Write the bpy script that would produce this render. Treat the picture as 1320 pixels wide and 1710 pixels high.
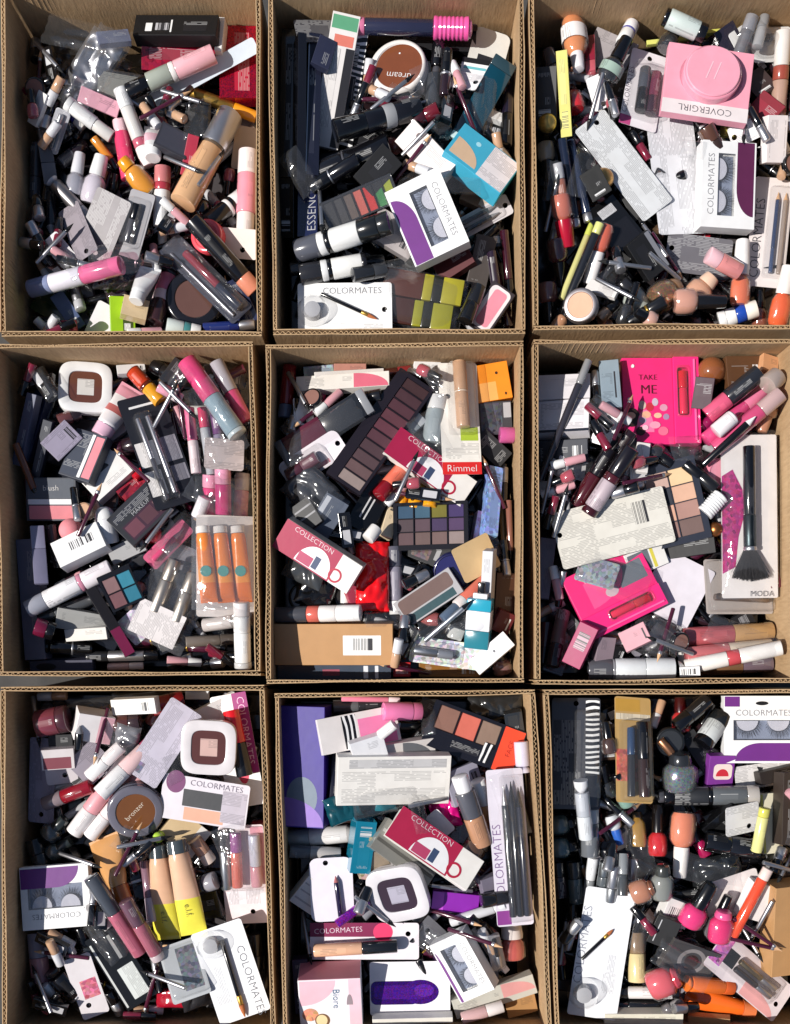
import bpy, bmesh, math, random
import numpy as np
from mathutils import Vector, Matrix, noise

# ---------------------------------------------------------------- camera, world, sun, exposure
for o in list(bpy.data.objects): bpy.data.objects.remove(o)
SC = bpy.context.scene
COL = SC.collection
random.seed(11)
PX = 0.0007            # metres per photograph pixel at the height of the carton rims
RIM = 0.17             # height of the carton rims above the ground
DIST = 1.35            # camera above the rims
CAMZ = RIM + DIST
CX, CY = 660.0, 855.0
cam = bpy.data.cameras.new('Camera'); cam_o = bpy.data.objects.new('Camera', cam); COL.objects.link(cam_o)
NADIR = 1130.0         # pixel row straight below the lens: the phone was held over the lower half
CAMY = -(NADIR-CY)*PX
cam_o.location = (0, CAMY, CAMZ); cam_o.rotation_euler = (0, 0, 0); cam.shift_y = -CAMY/(1710*PX)
cam.sensor_fit = 'VERTICAL'; cam.angle = 2*math.atan(1710*PX/2/DIST); cam.clip_start = 0.05; cam.clip_end = 100
SC.camera = cam_o
SUN_EL, SUN_AZ = math.radians(49), math.radians(192)   # azimuth of the sun, counter-clockwise from +X
sdir = Vector((math.cos(SUN_EL)*math.cos(SUN_AZ), math.cos(SUN_EL)*math.sin(SUN_AZ), math.sin(SUN_EL)))
W = bpy.data.worlds.new('World'); SC.world = W; W.use_nodes = True
nt = W.node_tree; bg = nt.nodes['Background']
sky = nt.nodes.new('ShaderNodeTexSky'); sky.sky_type = 'NISHITA'; sky.sun_disc = False
sky.sun_elevation = SUN_EL; sky.sun_rotation = math.radians(90) - SUN_AZ
nt.links.new(sky.outputs[0], bg.inputs[0]); bg.inputs[1].default_value = 0.066
sun = bpy.data.lights.new('Sun', 'SUN'); sun.energy = 5.0; sun.angle = math.radians(0.5); sun.color = (1, .955, .89)
sun_o = bpy.data.objects.new('Sun', sun); COL.objects.link(sun_o); sun_o.rotation_euler = sdir.to_track_quat('Z', 'Y').to_euler()
SC.view_settings.view_transform = 'Standard'; SC.view_settings.look = 'None'
SC.view_settings.exposure = 0.12; SC.view_settings.gamma = 1
SC.render.engine = 'CYCLES'
SC.cycles.max_bounces = 8; SC.cycles.transparent_max_bounces = 16

def P(px, py, z):
    s = PX*(CAMZ - z)/DIST
    return Vector(((px-CX)*s, CAMY-(py-NADIR)*s))

# ---------------------------------------------------------------- materials
NAMED = dict(k='0d0d10', kk='1c1c20', w='ececec', w2='d9d6d2', g='8c8c90', dg='4a4a50', lg='bcbcc0', s='c8c8cc', navy='1e2640',
             lil='b9b4c8', pk='e98aa6', hp='f0287e', mg='9c1f6c', plum='4c1a30', wine='6e1428', red='d4182c', coral='ee6a52',
             tan='d8ac82', skin='e6bd9c', brn='7a4630', kraft='bd8f5f', gold='c9a04e', amb='ef9e1c', org='f08020', yel='f2e05a',
             lime='b6dd10', teal='1a7f98', turq='45b0cf', pur='6d2a80', ppl='5c2a96', cream='e8dfc6', blue='2a50b0', rose='c06074',
             mauve='8c6468', tau='8c7468', cyan='9adbe2')
def rgb(c):
    c = NAMED.get(c, c)
    v = [int(c[i:i+2], 16)/255 for i in (0, 2, 4)]
    return tuple(((x/12.92) if x <= .04045 else ((x+.055)/1.055)**2.4)*.93 for x in v)
MC = {}
def ND(m, t, **kw):
    n = m.node_tree.nodes.new('ShaderNode'+t)
    for k, v in kw.items(): setattr(n, k, v)
    return n
def M(c, fin='p'):
    key = (c, fin)
    if key in MC: return MC[key]
    m = bpy.data.materials.new('%s_%s' % (c, fin)); m.use_nodes = True
    L = m.node_tree.links.new; b = m.node_tree.nodes['Principled BSDF']
    col = rgb(c)
    if fin == 'clear':                                   # thin clear plastic: see-through with a glossy skin
        out = m.node_tree.nodes['Material Output']; m.node_tree.nodes.remove(b)
        tr = ND(m, 'BsdfTransparent'); tr.inputs[0].default_value = (*[0.75+.25*x for x in col], 1)
        gl = ND(m, 'BsdfGlossy'); gl.inputs[0].default_value = (1, 1, 1, 1); gl.inputs['Roughness'].default_value = .06
        df = ND(m, 'BsdfDiffuse'); df.inputs[0].default_value = (.8, .8, .82, 1)
        ge = ND(m, 'NewGeometry'); vd = ND(m, 'VectorMath'); vd.operation = 'DOT_PRODUCT'; L(ge.outputs['Normal'], vd.inputs[0]); L(ge.outputs['Incoming'], vd.inputs[1])
        def mm(op, x, y=None):
            n = ND(m, 'Math'); n.operation = op
            for i, s in enumerate((x, y)):
                if s is None: continue
                if isinstance(s, (int, float)): n.inputs[i].default_value = s
                else: L(s, n.inputs[i])
            return n.outputs[0]
        sch = mm('ADD', mm('MULTIPLY', mm('POWER', mm('SUBTRACT', 1, mm('ABSOLUTE', vd.outputs['Value'])), 5), .9), .05)   # same from either side of the sheet
        tc = ND(m, 'TexCoord'); nz = ND(m, 'TexNoise'); nz.inputs['Scale'].default_value = 55; nz.inputs['Detail'].default_value = 3
        L(tc.outputs['Object'], nz.inputs['Vector'])
        bp = ND(m, 'Bump'); bp.inputs['Strength'].default_value = .5; bp.inputs['Distance'].default_value = .005
        L(nz.outputs[0], bp.inputs['Height']); L(bp.outputs[0], gl.inputs['Normal'])
        ad = ND(m, 'MixShader'); ad.inputs[0].default_value = .025; L(tr.outputs[0], ad.inputs[1]); L(df.outputs[0], ad.inputs[2])
        mx = ND(m, 'MixShader'); L(sch, mx.inputs[0]); L(ad.outputs[0], mx.inputs[1]); L(gl.outputs[0], mx.inputs[2])
        L(mx.outputs[0], out.inputs[0]); MC[key] = m; return m
    tc = ND(m, 'TexCoord')
    nz = ND(m, 'TexNoise'); nz.inputs['Scale'].default_value = 60; nz.inputs['Detail'].default_value = 4
    L(tc.outputs['Object'], nz.inputs['Vector'])
    oi = ND(m, 'ObjectInfo')
    mx = ND(m, 'MixRGB'); mx.blend_type = 'MULTIPLY'; mx.inputs[0].default_value = .22
    mx.inputs[1].default_value = (*col, 1)
    rp = ND(m, 'ValToRGB'); rp.color_ramp.elements[0].position = .3; rp.color_ramp.elements[1].position = .7
    rp.color_ramp.elements[0].color = (.62, .6, .58, 1); L(nz.outputs[0], rp.inputs[0]); L(rp.outputs[0], mx.inputs[2])
    cur = mx.outputs[0]
    rough, metal, coat, bump = .19, 0, .5, .07
    if fin == 'm': rough, metal, coat = .36, .9, 0
    if fin == 'c': rough, coat, bump = .5, .08, .06
    if fin == 'g': rough, coat = .12, 1.0
    if fin == 'x': rough, coat, bump = .8, 0, .25
    if fin == 'foil': rough, coat, bump = .2, .6, .12
    b.inputs['Roughness'].default_value = rough; b.inputs['Metallic'].default_value = metal; b.inputs['Coat Weight'].default_value = coat
    b.inputs['Coat Roughness'].default_value = .08
    if fin == 'glit':
        vo = ND(m, 'TexVoronoi'); vo.inputs['Scale'].default_value = 900; L(tc.outputs['Object'], vo.inputs['Vector'])
        m2 = ND(m, 'MixRGB'); m2.inputs[0].default_value = .6; m2.blend_type = 'OVERLAY'; L(cur, m2.inputs[1]); L(vo.outputs['Color'], m2.inputs[2])
        cur = m2.outputs[0]; b.inputs['Metallic'].default_value = .6
    if fin in ('P', 'Pv', 'B', 'Pd'):                    # small print, upright small print, barcode
        sp = ND(m, 'SeparateXYZ'); L(tc.outputs['Object'], sp.inputs[0])
        ax, ay = (0, 1) if fin != 'Pv' else (1, 0)
        def mth(op, a, bv=None):
            n = ND(m, 'Math'); n.operation = op
            for i, s in enumerate((a, bv)):
                if s is None: continue
                if isinstance(s, (int, float)): n.inputs[i].default_value = s
                else: L(s, n.inputs[i])
            return n.outputs[0]
        if fin == 'B':
            q = mth('FLOOR', mth('MULTIPLY', sp.outputs[0], 1500)); cb = ND(m, 'CombineXYZ'); L(q, cb.inputs[0])
            wn = ND(m, 'TexWhiteNoise'); L(cb.outputs[0], wn.inputs['Vector']); ink = mth('GREATER_THAN', wn.outputs[0], .5)
        else:
            fy = mth('MULTIPLY', sp.outputs[ay], 560)
            row = mth('FLOOR', fy); ln = mth('LESS_THAN', mth('FRACT', fy), .5)
            q = mth('FLOOR', mth('MULTIPLY', sp.outputs[ax], 380))
            cb = ND(m, 'CombineXYZ'); L(q, cb.inputs[0]); L(row, cb.inputs[1])
            wn = ND(m, 'TexWhiteNoise'); L(cb.outputs[0], wn.inputs['Vector']); wd = mth('GREATER_THAN', wn.outputs[0], .16)
            cb2 = ND(m, 'CombineXYZ'); L(mth('FLOOR', mth('MULTIPLY', sp.outputs[ax], 45)), cb2.inputs[0]); L(mth('FLOOR', mth('MULTIPLY', row, .2)), cb2.inputs[1])
            w2 = ND(m, 'TexWhiteNoise'); L(cb2.outputs[0], w2.inputs['Vector'])
            ink = mth('MULTIPLY', mth('MULTIPLY', ln, wd), mth('GREATER_THAN', w2.outputs[0], .3))
            ink = mth('MULTIPLY', ink, .36)
        m3 = ND(m, 'MixRGB'); L(ink, m3.inputs[0]); L(cur, m3.inputs[1])
        m3.inputs[2].default_value = (.03, .03, .035, 1) if sum(col) > .6 else (.6, .6, .6, 1)
        cur = m3.outputs[0]; b.inputs['Roughness'].default_value = .45; b.inputs['Coat Weight'].default_value = .1; bump = .05
    if fin == 'zebra':
        wv = ND(m, 'TexWave'); wv.inputs['Scale'].default_value = 48; wv.inputs['Distortion'].default_value = 5; wv.inputs['Detail'].default_value = 1
        wv.inputs['Detail Scale'].default_value = .6
        L(tc.outputs['Object'], wv.inputs['Vector']); r2 = ND(m, 'ValToRGB'); r2.color_ramp.interpolation = 'CONSTANT'
        r2.color_ramp.elements[0].color = (.01, .01, .012, 1); r2.color_ramp.elements[1].position = .62; r2.color_ramp.elements[1].color = (.8, .8, .8, 1)
        L(wv.outputs[0], r2.inputs[0]); cur = r2.outputs[0]
    if fin == 'mix':                                     # busy little printed pattern
        vo = ND(m, 'TexVoronoi'); vo.inputs['Scale'].default_value = 260; L(tc.outputs['Object'], vo.inputs['Vector'])
        hs = ND(m, 'HueSaturation'); hs.inputs['Saturation'].default_value = .35; L(vo.outputs['Color'], hs.inputs['Color']); m2 = ND(m, 'MixRGB'); m2.blend_type = 'OVERLAY'; m2.inputs[0].default_value = .75; L(cur, m2.inputs[1]); L(hs.outputs[0], m2.inputs[2]); cur = m2.outputs[0]
    L(cur, b.inputs['Base Color'])
    bp = ND(m, 'Bump'); bp.inputs['Strength'].default_value = bump; bp.inputs['Distance'].default_value = .003
    L(nz.outputs[0], bp.inputs['Height']); L(bp.outputs[0], b.inputs['Normal'])
    MC[key] = m; return m

def cardboard():
    m = bpy.data.materials.new('cardboard'); m.use_nodes = True; L = m.node_tree.links.new; b = m.node_tree.nodes['Principled BSDF']
    tc = ND(m, 'TexCoord'); mp = ND(m, 'Mapping'); mp.inputs['Scale'].default_value = (6, 6, 1); L(tc.outputs['Object'], mp.inputs[0])
    n1 = ND(m, 'TexNoise'); n1.inputs['Scale'].default_value = 9; n1.inputs['Detail'].default_value = 6; L(tc.outputs['Object'], n1.inputs['Vector'])
    n2 = ND(m, 'TexNoise'); n2.inputs['Scale'].default_value = 60; n2.inputs['Detail'].default_value = 5; L(mp.outputs[0], n2.inputs['Vector'])
    r = ND(m, 'ValToRGB'); r.color_ramp.elements[0].position = .3; r.color_ramp.elements[1].position = .75
    r.color_ramp.elements[0].color = (.33, .205, .103, 1); r.color_ramp.elements[1].color = (.54, .37, .205, 1)
    mx = ND(m, 'MixRGB'); mx.inputs[0].default_value = .45; L(n1.outputs[0], mx.inputs[1]); L(n2.outputs[0], mx.inputs[2]); L(mx.outputs[0], r.inputs[0])
    L(r.outputs[0], b.inputs['Base Color']); b.inputs['Roughness'].default_value = .8
    bp = ND(m, 'Bump'); bp.inputs['Strength'].default_value = .25; bp.inputs['Distance'].default_value = .002; L(n2.outputs[0], bp.inputs['Height']); L(bp.outputs[0], b.inputs['Normal'])
    return m
CB = cardboard()
# ---------------------------------------------------------------- mesh helpers
def mesh_from(bm, mat, smooth=False, ang=.6):
    me = bpy.data.meshes.new('m'); bm.to_mesh(me); bm.free(); me.materials.append(mat)
    if smooth:
        me.polygons.foreach_set('use_smooth', [True]*len(me.polygons)); me.set_sharp_from_angle(angle=ang)
    return me
def link(name, me, parent=None):
    o = bpy.data.objects.new(name, me); COL.objects.link(o)
    if parent is not None: o.parent = parent
    return o
def part(root, name, bm, mat, smooth=False, ang=.6):
    return link(name, mesh_from(bm, mat, smooth, ang), root)
def empty(name):
    o = bpy.data.objects.new(name, None); o.empty_display_size = .01; COL.objects.link(o); return o
def bbox(x0, x1, y0, y1, z0, z1, bev=.0006, seg=2):
    bm = bmesh.new(); bmesh.ops.create_cube(bm, size=1)
    for v in bm.verts: v.co = Vector(((x0+x1)/2+v.co.x*(x1-x0), (y0+y1)/2+v.co.y*(y1-y0), (z0+z1)/2+v.co.z*(z1-z0)))
    b = min(bev, .45*min(x1-x0, y1-y0, z1-z0))
    if b > 0: bmesh.ops.bevel(bm, geom=list(bm.edges), offset=b, segments=seg, affect='EDGES', profile=.5)
    return bm
def lathe(prof, seg=18, sy=1.0, sz=1.0, cap=True):
    """surface of revolution round X; prof = [(x, r)]"""
    bm = bmesh.new(); rings = []
    for x, r in prof:
        rings.append([bm.verts.new((x, sy*r*math.cos(2*math.pi*k/seg), sz*r*math.sin(2*math.pi*k/seg))) for k in range(seg)])
    for a, b in zip(rings, rings[1:]):
        for k in range(seg): bm.faces.new((a[k], a[(k+1) % seg], b[(k+1) % seg], b[k]))
    if cap: bm.faces.new(rings[0][::-1]); bm.faces.new(rings[-1])
    bmesh.ops.recalc_face_normals(bm, faces=bm.faces)
    return bm
def xf(bm, mtx):
    bmesh.ops.transform(bm, matrix=mtx, verts=bm.verts); return bm
UPZ = Matrix(((0, 0, -1, 0), (0, 1, 0, 0), (1, 0, 0, 0), (0, 0, 0, 1)))   # X axis -> Z axis
def disc(x, y, rx, ry, z0, z1, seg=36, ch=.0005):
    h = z1-z0; c = min(ch, h*.45)
    bm = lathe([(z0, 1-.0), (z1-c, 1), (z1, 1-c/max(rx, 1e-5))], seg); xf(bm, UPZ)
    for v in bm.verts: v.co.x = x+v.co.x*rx; v.co.y = y+v.co.y*ry
    return bm
def rrect(l, w, r, n=5, cx=0, cy=0):
    pts = []
    r = min(r, l/2*.98, w/2*.98)
    for qx, qy, a0 in ((1, 1, 0), (-1, 1, 90), (-1, -1, 180), (1, -1, 270)):
        for k in range(n+1):
            a = math.radians(a0+90*k/n); pts.append((cx+qx*(l/2-r)+r*math.cos(a), cy+qy*(w/2-r)+r*math.sin(a)))
    return pts
def plate(outer, z0, z1, holes=(), bev=0):
    """flat outline with holes, extruded"""
    bm = bmesh.new(); es = []
    for loop in [outer]+list(holes):
        vs = [bm.verts.new((x, y, z0)) for x, y in loop]
        es += [bm.edges.new((vs[i], vs[(i+1) % len(vs)])) for i in range(len(vs))]
    if holes: bmesh.ops.triangle_fill(bm, edges=es, use_beauty=True)
    else: bm.faces.new([v for v in bm.verts])
    r = bmesh.ops.extrude_face_region(bm, geom=list(bm.faces))
    for g in r['geom']:
        if isinstance(g, bmesh.types.BMVert): g.co.z = z1
    bmesh.ops.recalc_face_normals(bm, faces=bm.faces)
    if bev:
        ed = [e for e in bm.edges if all(abs(v.co.z-z1) < 1e-7 for v in e.verts) and e.calc_face_angle(0) > .5]
        bmesh.ops.bevel(bm, geom=ed, offset=bev, segments=2, affect='EDGES', profile=.5)
    return bm
def circ(x, y, r, n=14, ry=None):
    ry = ry or r
    return [(x+r*math.cos(2*math.pi*k/n), y+ry*math.sin(2*math.pi*k/n)) for k in range(n)]

# lettering: every word is turned into a mesh once
WORDS = ['COLORMATES', 'COVERGIRL', 'dream', 'e.l.f.', 'Biore', 'MODA', 'TAKE', 'ME', 'bronzer', 'ESSENCE', 'Rimmel', 'MATTE', 'blush', 'LIP',
         'NYX', 'MAKEUP', 'LASHES', 'PRIMER', 'COLOR', 'FACE', 'EYES', '//', 'COLLECTION']
TXT = {}
def make_words():
    obs = {}
    for w in WORDS:
        c = bpy.data.curves.new(w, 'FONT'); c.body = w; c.align_x = 'CENTER'; c.align_y = 'CENTER'; c.resolution_u = 2; c.extrude = 0; c.offset = -.012
        o = bpy.data.objects.new(w, c); COL.objects.link(o); obs[w] = o
    dg = bpy.context.evaluated_depsgraph_get()
    for w, o in obs.items():
        me = bpy.data.meshes.new_from_object(o.evaluated_get(dg)); 
        co = np.empty(len(me.vertices)*3); me.vertices.foreach_get('co', co); co = co.reshape(-1, 3)
        TXT[w] = (co - (co.max(0)+co.min(0))/2*np.array((1, 1, 0)), [tuple(p.vertices) for p in me.polygons], co[:, 0].max()-co[:, 0].min())
    for o in obs.values():
        c = o.data; bpy.data.objects.remove(o); bpy.data.curves.remove(c)
make_words()
def text(root, word, x, y, z, width, rot=0, c='k', name='lettering'):
    co, fs, w0 = TXT[word]; s = width/w0; a = math.radians(rot); ca, sa = math.cos(a)*s, math.sin(a)*s
    vs = [(x+p[0]*ca-p[1]*sa, y+p[0]*sa+p[1]*ca, z) for p in co]
    me = bpy.data.meshes.new('t'); me.from_pydata(vs, [], fs); me.materials.append(M(c, 'c')); return link(name, me, root)

DEFN = dict(P='small_print', Pv='small_print', B='barcode')
def decos(root, L, Wd, z, deco, txt=()):
    """flat printed panels proud of a face; fractions of length and width"""
    for i, d in enumerate(deco):
        sh, x0, y0, x1, y1, c = d[:6]; fin = d[6] if len(d) > 6 else 'c'; nm = d[7] if len(d) > 7 else DEFN.get(fin, 'printed_panel')
        zz = z + .00007*(i+1); a, b_, e, f = x0*L, x1*L, y0*Wd, y1*Wd; mx, my = (a+b_)/2, (e+f)/2
        if sh == 'r': o = rrect(b_-a, f-e, .0004, 1, mx, my)
        elif sh == 'R': o = rrect(b_-a, f-e, min(b_-a, f-e)*.25, 5, mx, my)
        elif sh == 'd': o = circ(mx, my, (b_-a)/2, 28, (f-e)/2)
        elif sh == 'D': o = [(mx+(b_-a)/2*math.cos(math.pi*k/20), e+(f-e)*math.sin(math.pi*k/20)) for k in range(21)]
        elif sh == 'U': o = [(mx+(b_-a)/2*math.cos(math.pi*k/20), f-(f-e)*math.sin(math.pi*k/20)) for k in range(20, -1, -1)]
        elif sh == 'Q':   # slanted swoosh
            o = [(a, e), (b_, e)]+[(a+(b_-a)*math.cos(math.pi/2*k/10)**1.0, e+(f-e)*math.sin(math.pi/2*k/10)) for k in range(1, 11)]
        elif sh == 'S': o = [(a, e), (b_, e), (b_, f)]+[(a+(b_-a)*.38*(1-math.sin(math.pi/2*k/10)), e+(f-e)*math.cos(math.pi/2*k/10)) for k in range(0, 10)]
        if sh == 'o': bm = plate(circ(mx, my, (b_-a)/2, 28, (f-e)/2), z, zz, [circ(mx, my, (b_-a)*.36, 28, (f-e)*.36)])
        else: bm = plate(o, z-.0002, zz)
        part(root, nm, bm, M(c, fin))
    zt = z + .00007*(len(deco)+1.6)
    for t in txt:
        text(root, t[0], t[1]*L, t[2]*Wd, zt, t[3]*(L if abs(math.sin(math.radians(t[4] if len(t) > 4 else 0))) < .7 else Wd), t[4] if len(t) > 4 else 0, t[5] if len(t) > 5 else 'k')

PRNT = random.Random(77)
def stick_parts(root, L, Wd, spec, mtx=None, sq=False, flat=1.0):
    """a stick of coloured sections end to end along X from -L/2; spec 'name frac colour rf fin; ...'"""
    segs = [s.split() for s in spec.split(';') if s.strip()]
    tot = sum(float(s[1]) for s in segs); x = -L/2; R = Wd/2; zc = R*flat
    for s in segs:
        nm, fr, c = s[0], float(s[1])/tot, s[2]; rf = float(s[3]) if len(s) > 3 else 1.0; fin = s[4] if len(s) > 4 else 'p'
        x1 = x+fr*L; r = R*rf; ch = min(.0012, .3*(x1-x), .35*r)
        if nm == 'tip': bm = lathe([(x, r), (x+(x1-x)*.5, r*.72), (x1-(x1-x)*.12, r*.3), (x1, r*.08)], 16, 1, flat); xf(bm, Matrix.Translation((0, 0, zc)))
        elif nm == 'point': bm = lathe([(x, r), (x1, r*.1)], 14, 1, flat); xf(bm, Matrix.Translation((0, 0, zc)))
        elif nm == 'dome': bm = lathe([(x, r), (x+(x1-x)*.5, r*.95), (x+(x1-x)*.8, r*.72), (x1-.0001, r*.4), (x1, r*.1)], 18, 1, flat); xf(bm, Matrix.Translation((0, 0, zc)))
        elif nm == 'ribbed_cap':
            bm = lathe([(x, r*.94), (x+ch, r)]+[(x+ch+(x1-x-2*ch)*k/16, r*(1 if k % 2 else .93)) for k in range(1, 16)]+[(x1-ch, r), (x1, r*.9)], 18, 1, flat); xf(bm, Matrix.Translation((0, 0, zc)))
        elif sq: bm = bbox(x, x1, -r, r, zc-r*flat, zc+r*flat, min(.0012, r*.3))
        else: bm = lathe([(x, r-ch), (x+ch*.3, r-ch*.3), (x+ch, r), (x1-ch, r), (x1-ch*.3, r-ch*.3), (x1, r-ch)], 18, 1, flat); xf(bm, Matrix.Translation((0, 0, zc)))
        if mtx is not None: xf(bm, mtx)
        pp = part(root, nm, bm, M(c, fin), True, .7)
        if not sq and fin in 'pg' and nm in ('body', 'body2', 'cap', 'base') and x1-x > .022 and r > .006 and PRNT.random() < .6:   # a line of print along the upper side
            a0 = PRNT.uniform(.9, 1.5); da = min(1.0, .0075/r); u0 = x+(x1-x)*PRNT.uniform(.12, .3); u1 = x+(x1-x)*PRNT.uniform(.6, .88); bm = bmesh.new()
            g2 = [[bm.verts.new((u, r*1.012*math.cos(a0+da*k/4), zc+flat*r*1.012*math.sin(a0+da*k/4))) for k in range(5)] for u in (u0, u1)]
            for k in range(4): bm.faces.new((g2[0][k], g2[1][k], g2[1][k+1], g2[0][k+1]))
            bmesh.ops.recalc_face_normals(bm, faces=bm.faces)
            if mtx is not None: xf(bm, mtx)
            part(pp, 'small_print', bm, M(c, 'P'), True)
        x = x1
def seg_mtx(x0, y0, x1, y1, z):
    return Matrix.Translation(((x0+x1)/2, (y0+y1)/2, z)) @ Matrix.Rotation(math.atan2(y1-y0, x1-x0), 4, 'Z')
def contents(root, L, Wd, z, items):
    for it in items:
        x0, y0, x1, y1, w, spec = it[:6]; kw = it[6] if len(it) > 6 else {}
        a, b_, c, d = x0*L, y0*Wd, x1*L, y1*Wd
        stick_parts(root, math.hypot(c-a, d-b_), w*PX, spec, seg_mtx(a, b_, c, d, z), **kw)
def bubble(root, x0, x1, y0, y1, z, h, name='clear_blister', c='w', r=.004):
    l, w = x1-x0, y1-y0; bm = bmesh.new(); loops = []
    for off, zz in ((0, z), (.0008, z+h*.5), (.0016, z+h*.85), (.0035, z+h)):
        loops.append([bm.verts.new((x, y, zz)) for x, y in rrect(max(l-2*off, .002), max(w-2*off, .002), r, 4, (x0+x1)/2, (y0+y1)/2)])
    for a, b_ in zip(loops, loops[1:]):
        n = len(a)
        for k in range(n): bm.faces.new((a[k], a[(k+1) % n], b_[(k+1) % n], b_[k]))
    bm.faces.new(loops[-1]); return part(root, name, bm, M(c, 'clear'), True, .9)
def wavy(root, L, Wd, h, seed, mat, name, amp=.004, n=22, freq=26, dome=1.0, hard=True, zmin=.0004, fold=1.0):
    """crumpled sheet"""
    bm = bmesh.new(); m = max(6, int(n*Wd/L)) if Wd < L else n; vs = []
    for i in range(n+1):
        for j in range(m+1):
            u, v = i/n-.5, j/m-.5; e = max(0, 1-(2*abs(u))**3)*max(0, 1-(2*abs(v))**3)
            q = Vector((u*L*freq*fold+seed*7.3, v*Wd*freq, seed))
            d = noise.noise(q) + .5*noise.noise(q*2.3)
            if hard: d = abs(d)*1.4
            ex = 1+.06*noise.noise(Vector((u*4, v*4, seed+3)))
            vs.append(bm.verts.new((u*L*ex, v*Wd*ex, max(zmin, zmin+h*dome*e**.6 + amp*d*(.35+.65*e)))))
    for i in range(n):
        for j in range(m): bm.faces.new((vs[i*(m+1)+j], vs[(i+1)*(m+1)+j], vs[(i+1)*(m+1)+j+1], vs[i*(m+1)+j+1]))
    bmesh.ops.recalc_face_normals(bm, faces=bm.faces)
    return part(root, name, bm, mat, True, .5)

# ---------------------------------------------------------------- builders: (root, length, width, thickness, options), bottom at z = 0
def b_stick(r, L, w, T, o): stick_parts(r, L, w, o['spec'], None, o.get('sq', False), o.get('flat', 1))
def b_carton(r, L, w, T, o):
    part(r, o.get('body', 'carton_body'), bbox(-L/2, L/2, -w/2, w/2, 0, T, .0005), M(o.get('c', 'w'), o.get('fin', 'c')))
    if o.get('end'): part(r, 'end_flap', bbox(L/2, L/2+.0006, -w/2+.0006, w/2-.0006, .0006, T-.0006, .0002), M(o['end'], 'c'))
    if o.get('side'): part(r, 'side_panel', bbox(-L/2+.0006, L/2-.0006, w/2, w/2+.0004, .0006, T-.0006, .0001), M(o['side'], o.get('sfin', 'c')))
    dd = o.get('deco', ())
    if not dd and min(L, w) > .011 and not o.get('txt'): dd = (('r', -.4, -.32, .12, .22, o.get('c', 'w'), 'P'), ('r', .2, -.3, .4, .25, o.get('c', 'w'), 'B')) if PRNT.random() < .5 else (('r', -.4, -.1, .4, .3, o.get('c', 'w'), 'P'),)
    decos(r, L, w, T, dd, o.get('txt', ()))
def b_card(r, L, w, T, o):
    hole = o.get('hole'); t = .0006; cr = o.get('cr', 5)*PX
    hs = [circ(hole[0]*L, hole[1]*w, .0032, 14)] if hole else []
    part(r, 'backing_card', plate(rrect(L, w, cr, 4), 0, t, hs), M(o.get('c', 'w'), o.get('fin', 'c')))
    decos(r, L, w, t, o.get('deco', ()), o.get('txt', ()))
    z = t+.0001*(len(o.get('deco', ()))+2)
    contents(r, L, w, z, o.get('in_', ()))
    for bb in ([o['bub']] if o.get('bub') else []):
        bubble(r, bb[0]*L, bb[2]*L, bb[1]*w, bb[3]*w, z, T-z)
def b_compact(r, L, w, T, o):
    R = L/2
    part(r, 'base', disc(0, 0, R, R, 0, T*.55, 48, .001), M(o.get('c', 'w'), o.get('fin', 'p')), True)
    k = o.get('k', .8); ox, oy = o.get('off', (0, 0))
    bm = lathe([(T*.55, R*.985), (T*.86, R*.985), (T*.96, R*.95), (T, R*.9), (T, R*(k+.03)), (T*.93, R*k)], 48, cap=False); xf(bm, UPZ)
    for v in bm.verts:
        if math.hypot(v.co.x, v.co.y) < R*(k+.04): v.co.x += ox*R; v.co.y += oy*R
    part(r, 'lid_rim', bm, M(o.get('c', 'w'), o.get('fin', 'p')), True)
    part(r, 'window', disc(ox*R, oy*R, R*(k+.004), R*(k+.004), T*.5, T*.93, 40, .0002), M(o.get('pan', 'brn'), o.get('pfin', 'g')))
    decos(r, L, L, T*.93, o.get('deco', ()), o.get('txt', ()))
def b_sqcompact(r, L, w, T, o):
    def sq(l, n=44, e=4.2): return [(l/2*abs(math.cos(t))**(2/e)*math.copysign(1, math.cos(t)), l/2*abs(math.sin(t))**(2/e)*math.copysign(1, math.sin(t))) for t in [2*math.pi*k/n for k in range(n)]]
    k = o.get('k', .62)
    part(r, 'base', plate(sq(L*.97), 0, T*.5), M(o.get('c', 'w')), True)
    part(r, 'lid_frame', plate(sq(L), T*.5, T, [sq(L*k)], .0012), M(o.get('c', 'w')), True)
    part(r, 'window', plate(sq(L*(k+.01)), T*.4, T*.9), M(o.get('pan', 'brn'), 'g'))
    decos(r, L, L, T*.9, o.get('deco', (('r', -.15, -.16, .16, .16, 'w2', 'P', 'paper_label'),)), o.get('txt', ()))
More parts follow.
